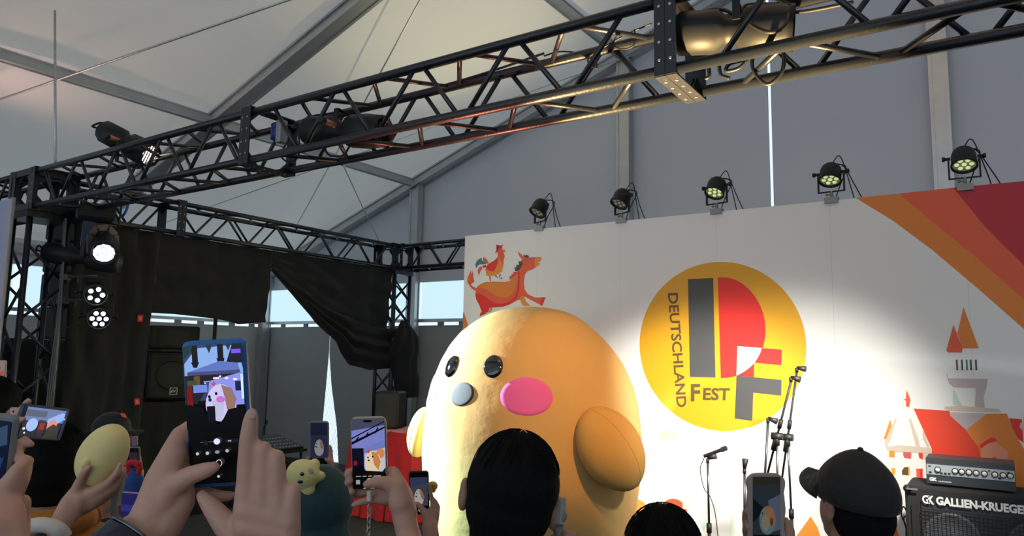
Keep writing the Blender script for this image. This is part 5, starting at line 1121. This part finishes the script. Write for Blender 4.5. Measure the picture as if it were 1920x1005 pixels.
# ---- G: far phone and its hand
SC3 = [(rect(0, 0, 1, 1), (.08, .08, .10)), (rect(0, .0, 1, .3), (.10, .11, .17)), (rect(0, .30, 1, .85), (.14, .15, .22)), (egg(.52, .60, .28, .20), (.48, .47, .48)), ([(.55, .42), (.75, .5), (.8, .65), (.6, .6)], (.42, .34, .28)), (oval(.36, .50, .03, .015), dk), (oval(.34, .58, .04, .02), dk), (rect(0, .85, 1, 1), (.02, .02, .03))]
phone('grey cased phone standing tall in front of the narrow canvas tear', (579.5, 790, 2.86), (616, 790, 2.86), (580, 873, 2.86), M_CGRY, inset=.07, screen=SC3, rad=.16)
g = [[pc(616, 885, 2.87, 8), pc(621, 862, 2.87, 5), pc(620, 842, 2.86, 4), pc(618, 836, 2.855, 3.4)], [pc(618, 885, 2.87, 8), pc(623, 868, 2.86, 4.5), pc(611, 861, 2.845, 4.2)], [pc(600, 895, 2.88, 9), pc(610, 920, 2.86, 10), pc(600, 960, 2.83, 11)], [pc(590, 885, 2.88, 7), pc(577, 870, 2.87, 4), pc(577, 858, 2.86, 3.6)]]
hG = at(515, 925, 2.6)
person('short person hidden behind the raised hand, holding the grey cased phone', hG, -.55, [dict(side=1, elbow=hG+V((.16, .28, -.38)), wrist=at(600, 965, 2.83), wr=.025, hand=g, sleeve=.85)], vox=.007, sc=.95, hairm=M_HAIRB)
# ---- I: pale framed phone with hanging chain
SC4 = [(rect(0, 0, 1, 1), (.02, .02, .025)), (rect(0, 0, 1, .17), (.26, .26, .34)), ([(0, .17), (1, .10), (1, .78), (0, .78)], (.42, .46, .72)), ([(0, .17), (1, .12), (1, .30), (.4, .42), (0, .40)], (.46, .48, .76)), ([(.0, .33), (1, .12), (1, .145), (0, .37)], dk), ([(.0, .27), (1, .04), (1, .055), (0, .29)], dk), ([(.1, .32), (.2, .25), (.22, .27), (.12, .34)], dk), ([(.4, .26), (.5, .19), (.52, .21), (.42, .28)], dk), ([(.7, .2), (.8, .12), (.82, .14), (.72, .22)], dk),
       (rect(0, .42, .35, .80), (.05, .06, .12)), ([(.38, .50), (1, .42), (1, .78), (.38, .78)], (.72, .72, .80)), (oval(.86, .50, .12, .07), (.80, .50, .30)), (egg(.62, .62, .25, .16), (.86, .78, .66)), ([(.58, .47), (.76, .49), (.86, .62), (.78, .74), (.66, .66)], (.74, .50, .26)), (oval(.48, .555, .025, .012), dk), (oval(.62, .545, .025, .012), dk), (oval(.50, .595, .03, .012), dk), (oval(.68, .59, .05, .02), (.85, .40, .50)), ([(.44, .47), (.50, .44), (.55, .46), (.50, .50)], (.75, .25, .25)), (rect(.05, .60, .15, .66), (.55, .08, .12)), ([(0, .70), (.3, .66), (.4, .74), (.9, .76), (1, .70), (1, .80), (0, .80)], dk),
       (rect(.1, .815, .25, .825), (.7, .7, .7)), (rect(.3, .815, .42, .825), (.7, .7, .7)), (rect(.48, .815, .57, .825), (.9, .8, .3)), (rect(.63, .815, .85, .825), (.7, .7, .7)), (rect(.10, .87, .22, .93), (.6, .6, .58)), (oval(.50, .895, .085, .045), (.95, .95, .95), 1.1), (rect(.32, .985, .66, .993), (.9, .9, .9), 1.1), (oval(.5, .035, .14, .018), (.0, .0, .0))]
phone('pale framed tall phone held up in front of the red cloth', (655, 783, 1.52), (722, 781, 1.52), (661, 919, 1.52), M_CGOLD, inset=.035, screen=SC4, rad=.16, glow=.95)
ti = 1.49
hi = [[pc(688, 908, ti, 8.5), pc(700, 905, ti, 10.5), pc(722, 905, ti+.003, 13), pc(745, 915, ti+.01, 20), pc(752, 945, ti, 24)], [pc(735, 890, ti+.05, 16), pc(755, 930, ti+.02, 20), pc(760, 965, ti, 24)],
      [pc(700, 880, ti+.055, 10), pc(655, 885, ti+.05, 8), pc(651, 890, ti+.03, 7), pc(656, 886, ti+.02, 6)], [pc(705, 900, ti+.055, 10), pc(658, 905, ti+.05, 8), pc(652, 905, ti+.03, 7.5), pc(658, 901, ti+.02, 6)], [pc(710, 915, ti+.055, 11), pc(665, 926, ti+.05, 8.5), pc(660, 921, ti+.03, 7)], [pc(735, 935, ti+.04, 14), pc(700, 936, ti+.03, 9), pc(675, 942, ti+.02, 7.5), pc(663, 947, ti+.015, 5.5)],
      [pc(735, 900, ti+.05, 17), pc(710, 900, ti+.05, 12)], [pc(735, 925, ti+.045, 18), pc(710, 915, ti+.05, 12)], [pc(755, 960, ti, 22), pc(765, 1000, ti-.02, 23)]]
hI = at(700, 1300, 1.05)
person('person below the frame raising the pale framed phone on a bare forearm', hI, -.5, [dict(side=1, elbow=at(800, 1230, 1.25), wrist=at(766, 1005, ti-.02), wr=.0255, hand=hi, sleeve=-1, k=1.0)], vox=.0045, skin=M_SKIN, top=C_GREY)
q = MB(); p0 = at(693, 938, 1.50)
for k in range(9):
    c = p0-V((0, 0, .012*k+.014)); q.tube([c+V(((.004*cos(a)) if k % 2 else 0, 0 if k % 2 else .004*cos(a), .0075*sin(a))) for a in [2*pi*i/10 for i in range(11)]], .0013, 6)
t = thing('phone_strap', 'metal chain strap hanging from the pale framed phone', 'strap', p0); q.build('chain', M_STEEL, t); q = MB(); q.box(at(693, 930, 1.505), (.010, .006, .02)); q.build('strap_tab', C_WHT, t)
# ---- J: smaller phone in front of the plush
SC5 = [(rect(0, 0, 1, 1), (.02, .02, .03)), (rect(0, .12, 1, .80), (.18, .20, .30)), ([(.0, .35), (1, .25), (1, .8), (0, .8)], (.22, .22, .26)), (egg(.48, .60, .27, .20), (.58, .57, .55)), ([(.5, .42), (.72, .48), (.80, .62), (.66, .66)], (.46, .36, .28)), (oval(.36, .50, .03, .016), dk), (oval(.32, .58, .04, .02), dk), (oval(.55, .90, .11, .05), (.75, .78, .85))]
phone('small black phone held left of the bowl-cut man', (763, 884, 2.55), (800, 883, 2.55), (772, 966, 2.55), M_CBLK, inset=.06, screen=SC5, rad=.16)
tj = 2.53
hj = [[pc(781, 943, tj, 4.5), pc(789, 951, tj, 5.5), pc(800, 968, tj, 9), pc(806, 990, tj, 13)], [pc(809, 975, tj+.02, 8), pc(811, 945, tj+.02, 5), pc(806, 915, tj+.01, 4), pc(804, 908, tj, 3.4)], [pc(814, 980, tj+.02, 9), pc(821, 950, tj+.02, 5), pc(815, 938, tj+.02, 4.5)], [pc(800, 975, tj+.02, 8), pc(790, 940, tj+.03, 4.5), pc(784, 920, tj+.03, 4)], [pc(806, 985, tj, 15), pc(812, 1030, tj-.02, 15)]]
hJ = at(935, 935, 2.45)
person('short person hidden behind the bowl-cut man, holding the small black phone', hJ, -.6, [dict(side=-1, elbow=at(850, 1160, 2.35), wrist=at(812, 1032, tj-.02), wr=.027, hand=hj, sleeve=.92)], vox=.006, top=C_WHT, sc=.95)
toy('tiny_plush_toy', 'tiny yellow plush toy peeking out right of the small black phone', at(811, 911, 2.60), .042, 0, mat('warm_yellow_plush', (.75, .48, .10), .9, sheen=.3), True, False)
# ---- L: hand with the big yellow egg plush
te = 1.60
c = at(193, 853, te); t = thing('egg_plush', 'large egg-shaped yellow plush toy held aloft in one hand at left', 'plush toy', c); q = MB(); up_ = (UP*cos(.50)+RT*sin(.50)); rx = (RT*cos(.50)-UP*sin(.50)); n_ = -FWD
M = Mx(((rx.x, up_.x, n_.x, c.x), (rx.y, up_.y, n_.y, c.y), (rx.z, up_.z, n_.z, c.z), (0, 0, 0, 1)))
q.ell((0, 0, 0), (.0500, .0735, .048), M, 36, 24, 0, lambda q_, d: V((q_.x*(1-.05*d.y), q_.y, q_.z*(1+.0)))); q.build('body', M_YPL2, t)
q = MB(); q.ell((-.006, -.010, .043), (.010, .015, .014), M, 18, 12); q.build('wing', M_YPL2, t)
th_ = 1.585
t_=0
ho = [[pc(20, 800, 1.83, 12), pc(42, 768, 1.86, 8), pc(53, 752, 1.84, 6.5)], [pc(18, 805, 1.83, 12), pc(32, 790, 1.80, 8), pc(44, 786, 1.775, 6)], [pc(28, 845, 1.83, 15), pc(42, 828, 1.82, 12), pc(58, 833, 1.82, 7)], [pc(20, 805, 1.84, 14), pc(20, 850, 1.83, 17), pc(5, 905, 1.80, 17)]]
hl = [[pc(167, 876, te-.055, 6), pc(160, 884, te-.05, 8.5), pc(150, 905, te-.03, 10.5), pc(140, 935, te-.01, 15)], [pc(234, 878, te-.02, 5), pc(229, 895, te-.02, 7), pc(212, 915, te-.02, 9), pc(185, 930, te-.015, 12), pc(160, 935, te-.01, 16)], [pc(226, 868, te-.035, 5), pc(219, 888, te-.038, 7.5), pc(203, 906, te-.03, 9), pc(175, 922, te-.02, 12), pc(152, 930, te-.01, 16)],
      [pc(230, 900, te+.0, 6), pc(218, 917, te-.005, 8), pc(195, 932, te-.01, 9), pc(170, 945, te-.01, 12), pc(150, 950, te-.01, 14)], [pc(226, 910, te+.01, 6), pc(210, 925, te+.005, 8), pc(185, 940, te+.0, 10), pc(150, 955, te-.01, 14)], [pc(155, 930, te-.015, 20), pc(140, 950, te-.02, 19), pc(112, 985, te-.06, 18)], [pc(142, 925, te-.015, 14), pc(128, 945, te-.03, 16), pc(108, 990, te-.06, 18)]]
hL = at(-60, 1200, 1.20)
def exL(root, L, B, EL, r, f, u, sh):
    a = at(95, 1010, 1.52); b = at(60, 1060, 1.48); q = MB(); q.tube(curve_pts([at(48, 990, 1.50), at(75, 984, 1.49), at(105, 990, 1.49), at(122, 1008, 1.50)], 6), .016, 12); remesh(q.build('fleece_cuff', C_WHT, root), .003, 3)
    q = MB(); chain(q, [(a+V((-.01, 0, -.02)), .040), (b, .05), (at(20, 1130, 1.40), .055)]); remesh(q.build('dark_sleeve', C_BLACK, root), .006, 4)
person('person below the frame lifting the egg-shaped plush and holding the sideways phone', hL, -.5, [dict(side=1, elbow=at(40, 1180, 1.40), wrist=at(108, 992, te-.06), wr=.0235, hand=hl, sleeve=.0), dict(side=-1, elbow=at(-90, 1120, 1.50), wrist=at(2, 915, 1.80), wr=.026, hand=ho, sleeve=.85)], vox=.004, top=C_BLACK, extra=exL)
# ---- M: dark haired person with an orange collar
hM = at(100, 872, 2.15)
def exM(root, L, B, EL, r, f, u, sh):
    q = MB(); q.tube([B(.11*cos(a), -.03+.10*sin(a), sh+.060) for a in [2*pi*i/24 for i in range(25)]], .040, 12); q.build('hood_collar', C_ORG, root)
person('black haired person with a bright orange collar at lower left', hM, -.75, [dict(side=1, elbow=hM+V((.20, .02, -.45)), wrist=at(246, 1010, 2.37), wr=.025, hand=[[pc(246, 1010, 2.37, 12), pc(244, 985, 2.375, 13), pc(226, 965, 2.38, 5), pc(223, 948, 2.36, 4)], [pc(250, 985, 2.375, 9), pc(266, 965, 2.37, 5), pc(265, 945, 2.36, 4)], [pc(246, 985, 2.38, 10), pc(258, 960, 2.385, 6), pc(250, 945, 2.385, 5)], [pc(240, 985, 2.38, 10), pc(240, 960, 2.385, 6), pc(240, 945, 2.385, 5)]], sleeve=.9)], top=C_ORG, hair='bowl', vox=.006, skin=M_SKIN2, extra=exM, sc=1.02, shoulder_drop=.20)
# ---- N: cap with red badge
hN = at(213, 812, 4.3)
capN = cap_fn(cloth_mat('black_cotton_cap', (.010, .011, .013)), dot=((.035, .055, .112), mat('coral_badge', (.75, .08, .06), .6)), brim=.075)
def exN(root, L, B, EL, r, f, u, sh):
    capN(root, L, B, EL, r, f, u, sh); q = MB(); EL(q, (0, -.09, -.12), (.13, .09, .085)); remesh(q.build('grey_hood', C_GREY, root), .008, 3)
    q = MB()
    for s in (-1, 1):
        q.tube([L(s*.030+.022*cos(a), .090, -.008+.016*sin(a)) for a in [2*pi*i/14 for i in range(15)]], .0022, 6); q.tube([L(s*.052, .088, -.004), L(s*.078, .0, 0)], .002, 6)
    q.tube([L(-.01, .092, -.006), L(.01, .092, -.006)], .002, 6); q.build('glasses', mat('purple_frames', (.15, .02, .12), .3), root)
person('person in a black cap with a round red badge and glasses, facing right', hN, .70, [], top=C_GREY, hair='long', hairm=M_HAIRB, vox=.006, extra=exN, bodyaz=.3, sc=.95, pitch=.0, strands=False)
# ---- O: sideways phone at the left edge
SC6 = [(rect(0, 0, 1, 1), (.06, .08, .14)), (rect(.0, 0, 1, .45), (.38, .46, .66)), (rect(.0, .08, .5, .3), (.30, .34, .44)), ([(.55, .35), (.85, .1), (1, .1), (1, .25), (.8, .5), (.6, .7)], (.55, .70, .95)), (oval(.22, .58, .13, .22), (.62, .74, .95)), ([(.35, .40), (.52, .40), (.52, .95), (.38, .95)], (.18, .10, .18)), (rect(.40, .50, .52, .72), (.55, .10, .12)), (oval(.70, .60, .12, .25), (.85, .55, .45)), ([(.55, 1), (.60, .65), (.72, .50), (.88, .6), (.92, 1)], (.18, .18, .17)), (oval(.06, .72, .03, .04), wht), (oval(.1, .86, .02, .03), wht), (rect(.94, 0, 1, 1), (.10, .14, .26)), (oval(.95, .3, .03, .04), (.6, .6, .95))]
phone('phone held sideways in a navy case at the left, showing the bright stage', (42.5, 757.5, 1.80), (128, 768, 1.98), (32, 822, 1.80), M_CNAV, inset=.055, insety=.006, screen=SC6, rad=.07, thick=.014)
cS = at(28, 774, 2.10); phone('tiny pale phone back with a dotted face left of the sideways phone', (19, 764, 2.0), (39, 765, 2.0), (18, 784, 2.0), mat('cream_case', (.62, .50, .46), .5), inset=.02, screen=[(rect(0, 0, 1, 1), (.72, .62, .60), .35), (oval(.35, .35, .10, .11), dk), (oval(.72, .62, .02, .02), dk), (oval(.42, .62, .10, .09), dk), (oval(.68, .75, .11, .10), (.7, .2, .3), .5)], thick=.006, rad=.12, name='card_case')
# ---- P: phone cut by the left frame edge
SC7 = [(rect(0, 0, 1, 1), (.05, .08, .16)), ([(.1, .25), (.9, .05), (.95, .35), (.2, .5)], (.18, .26, .36)), ([(.2, .6), (.9, .55), (.8, .8), (.1, .85)], (.12, .18, .34))]
phone('dark blue-screened phone cut by the left frame edge', (-42, 772, 1.0), (32, 781, 1.0), (-62, 915, 1.0), M_CGRY, inset=.09, insety=.008, screen=SC7, rad=.12)
tp = .985
hp = [[pc(8, 925, tp-.02, 22), pc(34, 880, tp-.01, 14), pc(52, 864, tp+.01, 11.5), pc(32, 860, tp+.03, 11)], [pc(20, 935, tp-.01, 20), pc(42, 900, tp-.005, 13.5), pc(50, 880, tp+.01, 11)], [pc(-5, 925, tp-.02, 22), pc(20, 960, tp-.03, 26), pc(20, 1040, tp-.06, 30)], [pc(30, 950, tp, 20), pc(44, 940, tp+.01, 14), pc(40, 975, tp+.01, 16), pc(30, 1040, tp-.03, 22)], [pc(-10, 935, tp-.02, 22), pc(0, 990, tp-.05, 30), pc(0, 1060, tp-.06, 32)], [pc(32, 845, tp+.03, 12), pc(30, 830, tp+.03, 10)]]
hP = at(-330, 1180, .80)
person('person off the left edge whose hand grips the dark blue-screened phone', hP, -.6, [dict(side=1, elbow=at(-60, 1330, .85), wrist=at(5, 1062, tp-.06), wr=.027, hand=hp, sleeve=.6)], vox=.0035, top=C_BLACK)
# ---- Q: black jacket, red and blue toy, small phones
hQ = at(190, 872, 2.70)
hq = [[pc(262, 880, 2.78, 6), pc(262, 860, 2.78, 4), pc(259, 845, 2.77, 3.5)], [pc(262, 885, 2.78, 6), pc(258, 872, 2.76, 4)], [pc(262, 885, 2.80, 8), pc(256, 930, 2.76, 10)]]
person('person in a black quilted jacket hidden behind the egg-shaped plush', hQ, -.4, [dict(side=1, elbow=hQ+V((.20, .16, -.42)), wrist=at(256, 935, 2.76), wr=.024, hand=hq, sleeve=.9)], top=C_BLACK, vox=.007, sc=1.0)
phone('small dark phone just right of the egg-shaped plush', (239, 838, 2.72), (262, 838, 2.72), (238, 884, 2.72), M_CGRY, inset=.07, screen=[(rect(0, 0, 1, 1), (.06, .05, .06)), (rect(.1, .2, .9, .6), (.16, .13, .17))], rad=.15)
phone('purple-screened small phone under the cap brim', (247, 819, 2.95), (257, 819, 2.95), (246, 836, 2.95), M_CGRY, inset=.05, screen=[(rect(0, 0, 1, 1), (.32, .26, .38), .7)], rad=.12)
phone('small phone with a pale metal rim behind the left forearm', (226, 922, 2.36), (262, 925, 2.36), (226, 968, 2.36), M_CGOLD, inset=.04, screen=[(rect(0, 0, 1, 1), (.12, .13, .32)), (rect(0, .5, 1, .8), (.17, .18, .42))], rad=.12)
c = at(250, 878, 2.62); t = thing('ring_plush', 'lumpy red ring plush toy on a blue body right of the egg-shaped plush', 'plush toy', c); q = MB(); n_ = -FWD
for k in range(9):
    a = 2*pi*k/9; q.ell(c+RT*.024*cos(a)+UP*.021*sin(a), (.013 if k % 2 else .011), None, 14, 10)
remesh(q.build('red_ring', mat('red_plush', (.55, .012, .025), .85, sheen=.3), t), .0022, 3); q = MB(); chain(q, [(c-UP*.012, .014), (c-UP*.05+RT*.004, .034), (c-UP*.11+RT*.01, .044)]); remesh(q.build('blue_body', mat('blue_plush', (.012, .06, .26), .85, sheen=.3), t), .004, 3)
# ---- T: fingers and a patterned phone at the far left
phone('pale patterned phone back cut by the left frame edge', (-12, 676, 2.9), (14, 677, 2.9), (-20, 712, 2.9), mat('pale_pattern_case', (.55, .48, .46), .4, var=.5, vscale=90), inset=.03, screen=[(rect(0, 0, 1, 1), (.70, .62, .60), .4), ([(.3, .2), (.7, .3), (.6, .6), (.3, .5)], (.75, .25, .25), .6), ([(.6, .55), (.95, .5), (.8, .9), (.5, .8)], (.75, .35, .3), .6)], rad=.1)
ht = [[pc(-5, 725, 2.89, 7), pc(4, 708, 2.88, 4.5), pc(8, 704, 2.87, 4)], [pc(-8, 735, 2.89, 7), pc(2, 724, 2.88, 4.5)], [pc(-10, 735, 2.9, 9), pc(-18, 790, 2.86, 9)]]
hO = at(-16, 776, 2.70)
person('person at the left edge with black fringe, behind the sideways phone', hO, -.45, [dict(side=-1, elbow=hO+V((-.24, .05, -.42)), wrist=at(-20, 795, 2.85), wr=.024, hand=ht, sleeve=.9)], hair='short', vox=.006, sc=1.12, top=C_BRN)
